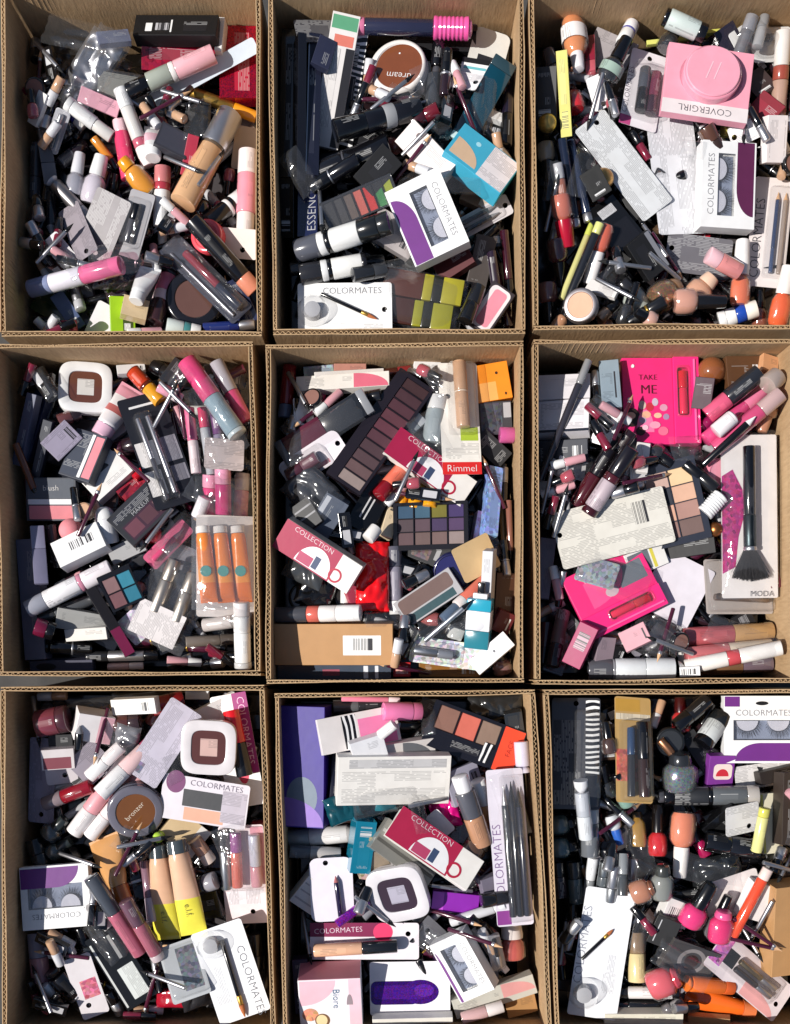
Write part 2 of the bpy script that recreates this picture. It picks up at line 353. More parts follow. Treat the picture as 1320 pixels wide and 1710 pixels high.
def b_palette(r, L, w, T, o):
    nx, ny = o['n']; mg = o.get('mg', (.03, .06, .03, .06)); cols = o['cols'].split(); hs = []; gap = .0011
    x0, y0, x1, y1 = -L/2+mg[0]*L, -w/2+mg[1]*w, L/2-mg[2]*L, w/2-mg[3]*w; cw, chh = (x1-x0)/nx, (y1-y0)/ny; cells = []
    for j in range(ny):
        for i in range(nx):
            q = (x0+cw*i+gap/2, x0+cw*(i+1)-gap/2, y0+chh*j+gap/2, y0+chh*(j+1)-gap/2); cells.append(q)
            hs.append([(q[0], q[2]), (q[1], q[2]), (q[1], q[3]), (q[0], q[3])])
    part(r, 'tray', bbox(-L/2, L/2, -w/2, w/2, 0, T*.5, .0008), M(o.get('c', 'kk')))
    part(r, 'frame', plate(rrect(L, w, .0015, 3), T*.5, T, hs), M(o.get('c', 'kk')))
    for i, q in enumerate(cells):
        c = cols[i % len(cols)]
        if c == '-': c = o.get('c', 'kk')
        part(r, 'powder_pan', bbox(q[0], q[1], q[2], q[3], T*.48, T*.86, .0004, 1), M(c, 'x'))
    decos(r, L, w, T, o.get('deco', ()), o.get('txt', ()))
    if o.get('lid'): part(r, 'clear_lid', bbox(-L/2+.0005, L/2-.0005, -w/2+.0005, w/2-.0005, T+.0006, T+.0022, .0005), M('w', 'clear'))
def b_polish(r, L, w, T, o):
    """nail polish on its side: bottle from -X, cap to +X"""
    bl = o.get('bl', .52)*L; R = w/2; x0 = -L/2; rc = R*o.get('cap_r', .62); c = o.get('c', 'coral')
    flat = o.get('flat', .85)
    prof = [(x0, R*.55), (x0+bl*.04, R*.82), (x0+bl*.15, R*.97), (x0+bl*.5, R), (x0+bl*.78, R*.94), (x0+bl*.92, R*.7), (x0+bl, R*.45)]
    zc = R*flat
    part(r, 'lacquer', xf(lathe([(x+(.0012 if i == 0 else 0), q*.9) for i, (x, q) in enumerate(prof)], 20, 1, flat), Matrix.Translation((0, 0, zc))), M(c, o.get('fin', 'g')), True, .9)
    part(r, 'glass_bottle', xf(lathe(prof, 20, 1, flat), Matrix.Translation((0, 0, zc))), M('w', 'clear'), True, .9)
    xc = x0+bl; e = L/2
    part(r, 'cap', xf(lathe([(xc-.001, rc*.98), (xc+(e-xc)*.15, rc), (e-.002, rc*.86), (e-.0006, rc*.78), (e, rc*.6)], 20), Matrix.Translation((0, 0, zc))), M(o.get('cap', 'w'), o.get('cfin', 'p')), True)
    if o.get('lab'):
        bm = lathe([(x0+bl*.3, R*1.012), (x0+bl*.68, R*1.012)], 20, 1, flat, cap=False); xf(bm, Matrix.Translation((0, 0, zc))); part(r, 'label_band', bm, M(o['lab'], 'P'), True)
def b_squeeze(r, L, w, T, o):
    """squeeze tube: cap at -X, crimped end at +X"""
    cf = o.get('cf', .2); xc = -L/2+cf*L; R = w/2; rc = R*o.get('cap_r', .8); secs = o.get('secs', ((1, o.get('c', 'w')),)); zc = rc
    part(r, 'cap', xf(lathe([(-L/2, rc*.86), (-L/2+.001, rc*.95), (xc-.0005, rc)], 20), Matrix.Translation((0, 0, zc))), M(o.get('cap', 'w'), o.get('cfin', 'p')), True)
    n = 14; seg = 20; X = lambda t: xc+(L/2-xc)*t
    def ring(bm, t):
        sy = rc+(R-rc)*min(1, t*1.6); sz = rc*(1-t)**.7+.0006
        if t > .94: sz = .0006
        if t < .03: sy = sz = rc*.9
        return [bm.verts.new((X(t), sy*math.cos(2*math.pi*k/seg), zc*(1-.75*t)+sz*math.sin(2*math.pi*k/seg))) for k in range(seg)]
    t0 = 0
    for i, (t1, c) in enumerate(secs):
        bm = bmesh.new(); ts = [t0+(t1-t0)*k/8 for k in range(9)]; rs = [ring(bm, t) for t in ts]
        for a, b_ in zip(rs, rs[1:]):
            for k in range(seg): bm.faces.new((a[k], a[(k+1) % seg], b_[(k+1) % seg], b_[k]))
        bm.faces.new(rs[0]); bm.faces.new(rs[-1]); bmesh.ops.recalc_face_normals(bm, faces=bm.faces)
        part(r, 'tube_body' if i == 0 else 'tube_section', bm, M(c, o.get('fin', 'p')), True, .8); t0 = t1
    part(r, 'crimp', bbox(L/2-.003, L/2+.0012, -R, R, zc*.25-.0009, zc*.25+.0009, .0002), M(secs[-1][1], 'p'))
    for d in o.get('tdeco', ()):     # discs or words on the upper side: (kind, t, size px, colour)
        x = X(d[1]); z = zc*(1-.75*d[1])+(rc*(1-d[1])**.7+.0006)+.0006
        if d[0] == 'd': 
            bm = disc(0, 0, d[2]*PX/2, d[2]*PX/2, 0, .0006); sl = -math.atan(rc*1.5/(L-cf*L)*.9); xf(bm, Matrix.Translation((x, 0, z-.0008)) @ Matrix.Rotation(-sl*.9, 4, 'Y')); part(r, 'round_label', bm, M(d[3], 'c'))
        else:
            t = text(r, d[0], 0, 0, 0, d[2]*PX, d[4] if len(d) > 4 else 0, d[3]); t.location = (x, 0, z+.0006); t.rotation_euler = (0, math.atan(rc*1.3/(L-cf*L)), 0)
def b_pouch(r, L, w, T, o):
    if o.get('card'):
        for q in o['card']: part(r, 'paper_insert', plate(rrect((q[2]-q[0])*L, (q[3]-q[1])*w, .001, 2, (q[0]+q[2])/2*L, (q[1]+q[3])/2*w), .0004+q[6]*PX if len(q) > 6 else .0004, (.0009+q[6]*PX) if len(q) > 6 else .0009), M(q[4], q[5] if len(q) > 5 else 'c'))
    contents(r, L, w, .0012, o.get('in_', ()))
    part(r, 'back_film', plate(rrect(L, w, .002, 2), 0, .0003), M('w', 'clear'))
    wavy(r, L, w, T*.8, o.get('seed', 1), M('w', 'clear'), 'clear_film', amp=o.get('amp', .003), n=o.get('nn', 22), freq=o.get('freq', 40), zmin=.001)
    if o.get('txt'): 
        for t in o['txt']: text(r, t[0], t[1]*L, t[2]*w, T*.25+.0045, t[3]*L, t[4] if len(t) > 4 else 0, t[5] if len(t) > 5 else 'k')
def b_film(r, L, w, T, o):
    T = min(T, .42*min(L, w))
    wavy(r, L, w, T*.6, o.get('seed', 1), M(o.get('c', 'w'), o.get('fin', 'clear')), o.get('pn', 'crumpled_sheet'), amp=T*.5, n=44, freq=o.get('freq', 45)*.62, dome=o.get('dome', .7), fold=o.get('fold', 1.0))
def lash_mesh(L, cx, cy, rx, ry, z, n=22, flip=-1, lift=.0022):
    bm = bmesh.new(); rnd = random.Random(int(cx*1e6) & 1023)
    pts = [(cx+rx*math.cos(math.pi*k/n), cy+flip*ry*math.sin(math.pi*k/n)) for k in range(n+1)]
    for k in range(n):
        a, b_ = pts[k], pts[k+1]; q = [bm.verts.new((p[0], p[1]+s, z)) for p in (a, b_) for s in (0, flip*.0007)]; bm.faces.new((q[0], q[1], q[3], q[2]))
    for k in range(1, n*2):
        t = k/(n*2); x, y = cx+rx*math.cos(math.pi*t), cy+flip*ry*math.sin(math.pi*t)
        a = math.pi*t+rnd.uniform(-.25, .25); ln = rx*(.35+.25*math.sin(math.pi*t))*rnd.uniform(.75, 1.15)
        dx, dy = math.cos(a)*ln*.9, flip*(abs(math.sin(a))*ln+.3*ln); wd = .00022
        v = [bm.verts.new(c) for c in ((x-wd, y, z), (x+wd, y, z), (x+dx*.5+wd, y+dy*.55, z+lift*.6), (x+dx*.5-wd, y+dy*.55, z+lift*.6))]; bm.faces.new(v)
        e = bm.verts.new((x+dx, y+dy, z+lift)); bm.faces.new((v[3], v[2], e))
    return bm
def b_lash(r, L, w, T, o):
    """false lash carton: lettering along +Y, window with two lashes, purple swoosh along -Y"""
    wy0, wy1 = o.get('win', (-.12, .2)); wx = o.get('wx', .36); t = .0008; body = o.get('c', 'w')
    win = [(-wx*L, wy0*w), (wx*L, wy0*w), (wx*L, wy1*w), (-wx*L, wy1*w)]
    dp = min(T*.6, .008)
    part(r, 'carton_body', bbox(-L/2, L/2, -w/2, w/2, 0, T-dp, .0004), M(body, 'c'))
    for (a, b_, c, d, nm) in ((-L/2, L/2, w/2-t, w/2, 'side_panel'), (-L/2, L/2, -w/2, -w/2+t, 'side_panel'), (-L/2, -L/2+t, -w/2+t, w/2-t, 'end_flap'), (L/2-t, L/2, -w/2+t, w/2-t, 'end_flap')):
        part(r, nm, bbox(a, b_, c, d, T-dp, T-t, .0001), M(body, 'c'))
    part(r, 'front_panel', plate(rrect(L, w, .0008, 2), T-t, T, [win]), M(body, 'c'))
    part(r, 'lash_tray', bbox(-wx*L+.0005, wx*L-.0005, wy0*w+.0005, wy1*w-.0005, T-dp-.0005, T-dp+.0008, .0003), M(o.get('tray', '9aa4bc'), 'p'))
    for s in (-1, 1):
        cx = s*wx*L*.52; rx = wx*L*.36; ry = (wy1-wy0)*w*.5; cy = wy1*w-.001
        part(r, 'eyelid_form', plate([(cx+rx*math.cos(math.pi*k/16), cy-ry*math.sin(math.pi*k/16)) for k in range(17)][::-1], T-dp+.0008, T-dp*.35), M('lil' if o.get('lil') else 'dcdce8', 'p'))
        part(r, 'false_lash', lash_mesh(L, cx, cy, rx*1.03, ry*1.03, T-dp*.35+.0004), M('k', 'c'))
    part(r, 'window_film', plate([(x*.995, y*.995) for x, y in win], T-t-.0004, T-t-.0001), M('w', 'clear'))
    decos(r, L, w, T, [('S', -.36, -.47, .495, o.get('sw', -.15), o.get('sc', 'pur'))]+list(o.get('deco', ())), [('COLORMATES', 0, o.get('ty', .33), .7, 0, '77777e')])
def b_pinkbox(r, L, w, T, o):
    """flat printed lid part, raised clear-fronted tray along +X holding a red product"""
    part(r, 'printed_lid', bbox(-L/2, L*.16, -w/2, w/2, 0, T*.7, .0006), M('ea2a78', 'c'))
    part(r, 'raised_tray', plate(rrect(L*.34, w, .001, 2, L*.33, 0), 0, T, [rrect(L*.15, w*.55, .004, 4, L*.29, w*.1)], .0008), M('f0307f', 'p'))
    part(r, 'tray_floor', bbox(L*.18, L*.48, -w*.4, w*.45, T*.05, T*.35, .0003), M('f0307f', 'p'))
    stick_parts(r, w*.5, L*.12, 'cap .4 red 1 g;body .6 e83058 .92 g', seg_mtx(L*.29, w*.33, L*.29, -w*.15, T*.3))
    bubble(r, L*.2, L*.39, -w*.2, w*.4, T, .0015, c='pk')
    part(r, 'ridge', bbox(L*.42, L*.45, -w*.47, w*.47, T, T*1.12, .0008), M('f868a4', 'p'))
    decos(r, L, w, T*.7, (('r', -.3, .1, .0, .44, '6a7078'), ('Q', -.3, -.3, .1, .2, 'f4508c'), ('d', -.1, -.1, .05, .06, 'c8b0b8'), ('d', -.2, -.05, -.1, .08, '2a2024')) if o.get('plain') else (('d', -.5, -.3, -.28, -.08, '2a1a16'), ('d', -.46, -.21, -.34, -.13, 'skin'), ('D', -.33, -.36, -.1, -.1, 'f07aa8'), ('d', -.3, -.1, -.2, .0, 'd8c0b0'), ('d', -.2, -.12, -.1, -.02, 'c83040'), ('d', -.26, -.2, -.14, -.12, 'e8b090'), ('d', -.3, -.26, -.2, -.19, 'b8a0b8'),
                              ('d', -.12, -.06, -.04, .03, 'c8b8c8'), ('d', -.02, -.12, .08, -.04, 'd89ab0'), ('d', -.1, -.2, .0, -.14, 'e8c0a0'), ('d', .02, -.22, .1, -.15, 'a888a8'), ('d', -.16, -.32, -.02, -.24, 'f0a0b8'), ('d', -.05, -.4, .08, -.3, 'f07090'), ('d', -.34, -.4, -.22, -.3, '3a1c1c'), ('d', -.26, -.34, -.18, -.28, 'f4c0d0'), ('d', -.44, .0, -.39, .035, 'w'), ('d', -.38, .38, -.34, .42, 'w')),
          () if o.get('plain') else (('TAKE', -.17, .27, .24, 0, '501a20'), ('ME', -.16, .13, .2, 0, '501a20')))
def b_powderpack(r, L, w, T, o):
    """square pack with a big round pot in front, white lettered strip along +Y"""
    part(r, 'carton_body', bbox(-L/2, L/2, -w/2, w/2, 0, T*.45, .0006), M('f0a2b4', 'c'))
    decos(r, L, w, T*.45, (('r', -.5, .3, .5, .5, 'e6dcdc'), ('d', -.40, -.46, .34, .28, 'c27e90')), (('COVERGIRL', 0, .4, .62, 0, '3a3a44'),))
    R = w*.385
    part(r, 'powder_pot', disc(-L*.02, -w*.07, R, R, T*.45, T*.9, 48, .0012), M('ee9cb0', 'p'), True)
    part(r, 'pot_lid', disc(-L*.02, -w*.07, R*.93, R*.93, T*.9, T, 48, .001), M('f0a6b8', 'p'), True)
    text(r, '//', -L*.02, -w*.07, T+.0003, R*.5, 180, 'f6c4d0', 'embossed_mark')
def b_ball(r, L, w, T, o):
    bm = bmesh.new(); bmesh.ops.create_uvsphere(bm, u_segments=28, v_segments=18, radius=L/2); xf(bm, Matrix.Translation((0, 0, L/2)))
    part(r, 'dome_cap', bm, M(o.get('c', 'brn'), o.get('fin', 'g')), True, 3)
    part(r, 'collar', disc(0, 0, L*.42, L*.42, 0, L*.2, 30), M(o.get('c2', 'brn'), 'p'), True)
def b_brushcard(r, L, w, T, o):
    b_card(r, L, w, .003, o)
    bx0, by0, bx1, by1 = o['br']; z = .0014
    stick_parts(r, math.hypot((bx1-bx0)*L, (by1-by0)*w), o.get('bw', 6)*PX, 'handle .72 k 1;ferrule .12 gold 1.1 m;tip .16 b86a3a 1.25 x', seg_mtx(bx0*L, by0*w, bx1*L, by1*w, z))
    if o.get('cup'):
        cx, cy, cd = o['cup']; R = cd*PX/2
        bm = lathe([(z, R), (z+T*.5, R*.92), (z+T*.9, R*.7), (z+T, R*.4), (z+T, .0003)], 26, cap=False); xf(bm, UPZ @ Matrix.Identity(4)); xf(bm, Matrix.Translation((cx*L, cy*w, 0)))
        part(r, 'clear_cup', bm, M('w', 'clear'), True)
        bm = lathe([(z, R*.6), (z+T*.5, R*.5), (z+T*.55, R*.2)], 20); xf(bm, UPZ); xf(bm, Matrix.Translation((cx*L, cy*w, 0))); part(r, 'cup_insert', bm, M('lg', 'p'), True)
def b_bigbrush(r, L, w, T, o):
    part(r, 'paper_insert', plate(rrect(L*.96, w*.97, .002, 2), .0004, .0009), M('e6e0de', 'c'))
    rnd = random.Random(3); 
    ol = [(-.5, .24), (-.3, .28), (-.12, .16), (-.1, 0), (-.2, -.12), (-.26, -.3), (-.5, -.34)]
    part(r, 'magenta_print', plate([(x*L*.94, y*w) for x, y in ol][::-1], .0007, .0012), M('9c2468', 'mix'))
    stick_parts(r, w*.62, 21*PX, 'handle .66 k 1 g;ferrule .3 3a4448 1.03 m;mouth .04 s 1.1 m', seg_mtx(-.03*L, .4*w, -.03*L, -.2*w, .002))
    bm = bmesh.new(); z0 = .009
    for k in range(900):
        a = rnd.uniform(-1, 1); b_ = rnd.uniform(-.6, 1); x0 = -.03*L+a*.006; y0 = -.19*w; x1 = -.03*L+a*.33*L*rnd.uniform(.75, 1.05); y1 = -.375*w+rnd.uniform(-.02, .02)*w+abs(a)*.02*w
        zz = .002+max(0, z0+b_*.006*(1-a*a)); q = .0002
        v = [bm.verts.new(c) for c in ((x0-q, y0, z0), (x0+q, y0, z0), (x1+q, y1, zz), (x1-q, y1, zz))]; bm.faces.new(v)
    br = part(r, 'bristles', bm, M('2e2c2e', 'x')); br['kind'] = 'stuff'
    wavy(r, L, w, T*.75, 4, M('w', 'clear'), 'clear_film', amp=.002, n=30, freq=25, hard=False, zmin=.001)
    text(r, 'MODA', .2*L, -.46*w, .0032, L*.4, 0, 'dg')
BUILD = dict(stick=b_stick, carton=b_carton, card=b_card, compact=b_compact, sqcompact=b_sqcompact, palette=b_palette, polish=b_polish, squeeze=b_squeeze,
             pouch=b_pouch, film=b_film, lash=b_lash, pinkbox=b_pinkbox, powderpack=b_powderpack, ball=b_ball, brushcard=b_brushcard, bigbrush=b_bigbrush)
#            thickness px, name, category
KIND = dict(stick=(None, 'makeup_stick', 'makeup tube'), carton=(18, 'makeup_carton', 'carton'), card=(3, 'hang_card', 'card'), compact=(20, 'round_compact', 'compact'),
            sqcompact=(22, 'square_compact', 'compact'), palette=(13, 'makeup_palette', 'palette'), polish=(None, 'nail_polish', 'nail polish'), squeeze=(None, 'squeeze_tube', 'tube'),
            pouch=(22, 'clear_pouch', 'pouch'), film=(26, 'crumpled_wrapper', 'wrapper'), lash=(28, 'false_lash_carton', 'lash box'), pinkbox=(20, 'gift_pack', 'gift pack'),
            powderpack=(36, 'powder_pack', 'powder'), ball=(None, 'domed_cap', 'cap'), brushcard=(16, 'brush_card', 'brush'), bigbrush=(30, 'brush_pouch', 'brush'))
# ---------------------------------------------------------------- the ground
def ground():
    m = bpy.data.materials.new('asphalt'); m.use_nodes = True; L = m.node_tree.links.new; b = m.node_tree.nodes['Principled BSDF']
    n = ND(m, 'TexNoise'); n.inputs['Scale'].default_value = 220; n.inputs['Detail'].default_value = 6
    r = ND(m, 'ValToRGB'); r.color_ramp.elements[0].color = (.025, .025, .027, 1); r.color_ramp.elements[1].color = (.085, .082, .078, 1); L(n.outputs[0], r.inputs[0])
    L(r.outputs[0], b.inputs['Base Color']); b.inputs['Roughness'].default_value = .9
    bp = ND(m, 'Bump'); bp.inputs['Distance'].default_value = .004; L(n.outputs[0], bp.inputs['Height']); L(bp.outputs[0], b.inputs['Normal'])
    bm = bmesh.new(); bmesh.ops.create_grid(bm, x_segments=2, y_segments=2, size=6); o = link('ground', mesh_from(bm, m)); o['kind'] = 'structure'
ground()

# ---------------------------------------------------------------- the nine cartons
# inner rim corners in photograph pixels: top-left, top-right, bottom-right, bottom-left
BOXES = [
 [((9, -14), (427, -14), (430, 553), (10, 554)), 'the carton with the silver-capped foundation bottle', 'open cardboard carton of mixed makeup holding the silver-capped foundation bottle', .076],
 [((456, -9), (866, -9), (870, 549), (464, 551)), 'the carton with the brown round powder pot', 'open cardboard carton of mostly black makeup holding the brown round powder pot', .096],
 [((893, -9), (1372, -9), (1372, 541), (899, 543)), 'the carton with the pink square powder pack', 'open cardboard carton holding the big pink square powder pack and printed leaflets', .096],
 [((-3, 582), (415, 578), (428, 1121), (6, 1122)), 'the carton with the orange sample tubes', 'open cardboard carton holding the three orange tubes in a clear bag', .086],
 [((451, 582), (867, 578), (868, 1132), (453, 1134)), 'the carton with the long plum eye palette', 'open cardboard carton holding the long plum eye palette and a plain kraft box', .094],
 [((899, 575), (1321, 574), (1321, 1133), (902, 1134)), 'the carton with the bagged powder brush', 'open cardboard carton holding the bagged powder brush and hot pink gift packs', .098],
 [((9, 1154), (434, 1153), (453, 1730), (12, 1730)), 'the carton with the yellow-ended twin tubes', 'open cardboard carton holding the twin peach and yellow squeeze tubes', .086],
 [((466, 1165), (886, 1159), (915, 1730), (481, 1730)), 'the carton with the purple swatch card', 'open cardboard carton holding the deep purple box and purple swatch card', .096],
 [((916, 1160), (1376, 1158), (1380, 1730), (936, 1730)), 'the carton with the hot pink nail polishes', 'open cardboard carton full of nail polish with two hot pink bottles', .096],
]
WALL_T = .0054
def wall(root, a, b, n, ext):
    """corrugated wall from a to b (inner face), n = outward; two liners and a fluted core"""
    d = (b-a); ln = d.length; d = d/ln; a2 = a-d*ext; ln += 2*ext; rnd = random.Random(int(a.x*1e5) ^ int(a.y*1e4))
    holder = None; lt = .0012
    def liner(o0, o1, dz, nm, par):
        bm = bmesh.new(); k = 26; top = []; seed = rnd.uniform(0, 99)
        for i in range(k+1):
            p = a2+d*(ln*i/k); w = noise.noise(Vector((ln*i/k*7, seed, 0)))*.0026 + noise.noise(Vector((ln*i/k*60, seed, 3)))*.0003
            zt = RIM+dz+noise.noise(Vector((ln*i/k*24, seed, 5)))*.0016
            top.append([bm.verts.new((*(p+n*(o0+w)), .0005)), bm.verts.new((*(p+n*(o0+w)), zt)), bm.verts.new((*(p+n*(o1+w)), zt)), bm.verts.new((*(p+n*(o1+w)), .0005))])
        for u, v in zip(top, top[1:]):
            for q in range(4): bm.faces.new((u[q], u[(q+1) % 4], v[(q+1) % 4], v[q]))
        bm.faces.new(top[0]); bm.faces.new(top[-1][::-1]); bmesh.ops.recalc_face_normals(bm, faces=bm.faces)
        return part(par, nm, bm, CB)
    w0 = liner(0, lt, 0, 'wall', root)
    liner(WALL_T-lt, WALL_T, -.0006, 'outer_liner', w0)
    bm = bmesh.new(); per = .0062; N = int(ln/per*8); pr = []; c0, amp = WALL_T/2, (WALL_T-2*lt)/2
    for i in range(N+1):
        p = a2+d*(ln*i/N); s = math.sin(2*math.pi*i/8+1.5*noise.noise(Vector((i*.05, a.x*9, 2))))*amp*(.75+.35*noise.noise(Vector((i*.03, a.y*7, 1)))); zt = RIM-.0007+rnd.uniform(-.0007, .0003)
        pr.append([bm.verts.new((*(p+n*(c0+s+q)), zz)) for q, zz in ((-.0005, RIM-.04), (-.0005, zt), (.0005, zt), (.0005, RIM-.04))])
    for u, v in zip(pr, pr[1:]):
        for q in range(3): bm.faces.new((u[q], u[q+1], v[q+1], v[q]))
    bmesh.ops.recalc_face_normals(bm, faces=bm.faces); part(w0, 'fluted_core', bm, CB)
BOXPOLY = []
for q, key, lab, bed in BOXES:
    c = [P(x, y, RIM) for x, y in q]; r = empty('cardboard_box'); r['label'] = lab; r['category'] = 'cardboard box'; r['group'] = 'cardboard cartons set out in a grid'
    ctr = sum(c, Vector((0, 0)))/4
    for i in range(4):
        a, b = c[i], c[(i+1) % 4]; d = (b-a).normalized(); n = Vector((d.y, -d.x))
        if n.dot(ctr-a) > 0: n = -n
        wall(r, a, b, n, WALL_T-.0002 if i % 2 == 0 else -.0003)
    bm = bmesh.new(); vs = [bm.verts.new((p.x, p.y, z)) for z in (.001, .004) for p in c]
    for k in range(4): bm.faces.new((vs[k], vs[(k+1) % 4], vs[4+(k+1) % 4], vs[4+k]))
    bm.faces.new(vs[:4]); bm.faces.new(vs[4:]); bmesh.ops.recalc_face_normals(bm, faces=bm.faces); part(r, 'floor_panel', bm, CB)
    BOXPOLY.append(c)

# ---------------------------------------------------------------- height maps: things rest on what lies under them
CELL = .0022
class HMap:
    def __init__(s, poly, bed, i):
        s.x0 = min(p.x for p in poly)-.01; s.y0 = min(p.y for p in poly)-.01
        nx = int((max(p.x for p in poly)+.01-s.x0)/CELL)+1; ny = int((max(p.y for p in poly)+.01-s.y0)/CELL)+1
        xs = s.x0+(np.arange(nx)+.5)*CELL; ys = s.y0+(np.arange(ny)+.5)*CELL; s.X, s.Y = np.meshgrid(xs, ys, indexing='ij')
        s.h = np.full((nx, ny), bed); s.poly = poly; s.keep = np.zeros((nx, ny), bool)
        s.lx0 = max(poly[0].x, poly[3].x); s.lx1 = min(poly[1].x, poly[2].x); s.ly1 = min(poly[0].y, poly[1].y); s.ly0 = max(poly[2].y, poly[3].y)
def lims(h, x, y):
    p = h.poly; t = (y-p[0].y)/(p[3].y-p[0].y); u = (x-p[0].x)/(p[1].x-p[0].x); t, u = min(max(t, 0), 1), min(max(u, 0), 1)
    return p[0].x+(p[3].x-p[0].x)*t, p[1].x+(p[2].x-p[1].x)*t, p[3].y+(p[2].y-p[3].y)*u, p[0].y+(p[1].y-p[0].y)*u
HM = [HMap(p, b[3], i) for i, (p, b) in enumerate(zip(BOXPOLY, BOXES))]
def which(px, py): return (0 if py < 565 else 1 if py < 1143 else 2)*3 + (0 if px < 440+(py > 1143)*14 else 1 if px < 882+(py > 1143)*22 else 2)
def settle(h, cx, cy, yaw, L, w, T, p, tilt=None, mx=.28):
    c, s = math.cos(yaw), math.sin(yaw); dx, dy = h.X-cx, h.Y-cy; u = dx*c+dy*s; v = -dx*s+dy*c
    m = (np.abs(u) <= L/2+CELL*.3) & (np.abs(v) <= w/2+CELL*.3)
    if m.sum() < 3: m = (np.abs(u) <= L/2+2*CELL) & (np.abs(v) <= w/2+2*CELL)
    if m.sum() < 3: return .09, 0, 0, None, None, None
    uu, vv, hh = u[m], v[m], h.h[m]
    if tilt is None:
        A = np.stack([np.ones_like(uu), uu, vv], 1); k = np.linalg.lstsq(A, hh, rcond=None)[0]
        sx = float(np.clip(k[1], -mx, mx)); sy = float(np.clip(k[2]*.7, -mx, mx))
    else: sx, sy = tilt
    z = float(np.percentile(hh-sx*uu-sy*vv, p))
    return z, sx, sy, m, u, v
PLACED = [[] for _ in range(9)]
DIM = {}; CLAMPED = []
def orient(root, cx, cy, z, yaw, sx, sy):
    X = Vector((math.cos(yaw), math.sin(yaw), sx)); Y = Vector((-math.sin(yaw), math.cos(yaw), sy)); Z = X.cross(Y).normalized(); X.normalize(); Y = Z.cross(X)
    m = Matrix((X, Y, Z)).transposed().to_4x4(); m.translation = (cx, cy, z); root.matrix_world = m
def I(kind, x1, y1, x2, y2, w, label, cat=None, name=None, group=None, **o):
    """one thing, its long axis from pixel 1 to pixel 2 and w pixels wide"""
    t0, nm, ct = KIND[kind]; bi = o.get('box', which((x1+x2)/2, (y1+y2)/2)); h = HM[bi]
    Lp = math.hypot(x2-x1, y2-y1); yaw = math.atan2(-(y2-y1), x2-x1); tp = o.get('t', t0); z = h.h.mean()
    if tp is None: tp = w*(o.get('flat', 1) if kind == 'stick' else (o.get('flat', .85) if kind == 'polish' else .75 if kind == 'squeeze' else 1))
    pc = o.get('pc', 84 if tp > 7 and kind not in ('card', 'brushcard', 'lash', 'bigbrush', 'powderpack') else 95)
    for it in range(2):
        T = tp*PX; zt = z+T*.7; s = PX*(CAMZ-zt)/DIST; L = Lp*s; wd = w*s; c = P((x1+x2)/2, (y1+y2)/2, zt)
        # keep it between the walls
        ex = abs(math.cos(yaw))*L/2+abs(math.sin(yaw))*wd/2; ey = abs(math.sin(yaw))*L/2+abs(math.cos(yaw))*wd/2; g = .0015
        X0, X1, Y0, Y1 = lims(h, c.x, c.y)
        if X1-X0 > 2*ex+2*g: c.x = min(max(c.x, X0+ex+g), X1-ex-g)
        if Y1-Y0 > 2*ey+2*g: c.y = min(max(c.y, Y0+ey+g), Y1-ey-g)
        z, sx, sy, m, u, v = settle(h, c.x, c.y, yaw, L, wd, T, pc, o.get('tilt'))
        zraw = z; z = min(z, RIM-T+o.get('over', -.004)) + o.get('dz', 0)
        if 'z' in o: z = o['z']
    root = empty(name or o.get('nm') or nm)
    Lc, wc = L*math.sqrt(1+sx*sx), wd*math.sqrt(1+sy*sy)
    BUILD[kind](root, Lc, wc, T, o)
    orient(root, c.x, c.y, z, yaw, sx, sy)
    if m is not None:
        top = z+sx*u[m]+sy*v[m]+T*(.75 if kind in ('pouch', 'film') else 1); h.h[m] = np.maximum(h.h[m], top)
        if (kind != 'film' or o.get('fin') == 'foil') and (w*Lp > 1150): h.keep[m] = True
    root['label'] = label; root['category'] = cat or ct
    if group: root['group'] = group
    DIM[root.name] = (Lc, wc, T)
    if zraw > z+.004 and 'z' not in o: CLAMPED.append((label, round((zraw-z)*1000)))
    PLACED[bi].append((c.x, c.y, label, L, wd, z))
    return root

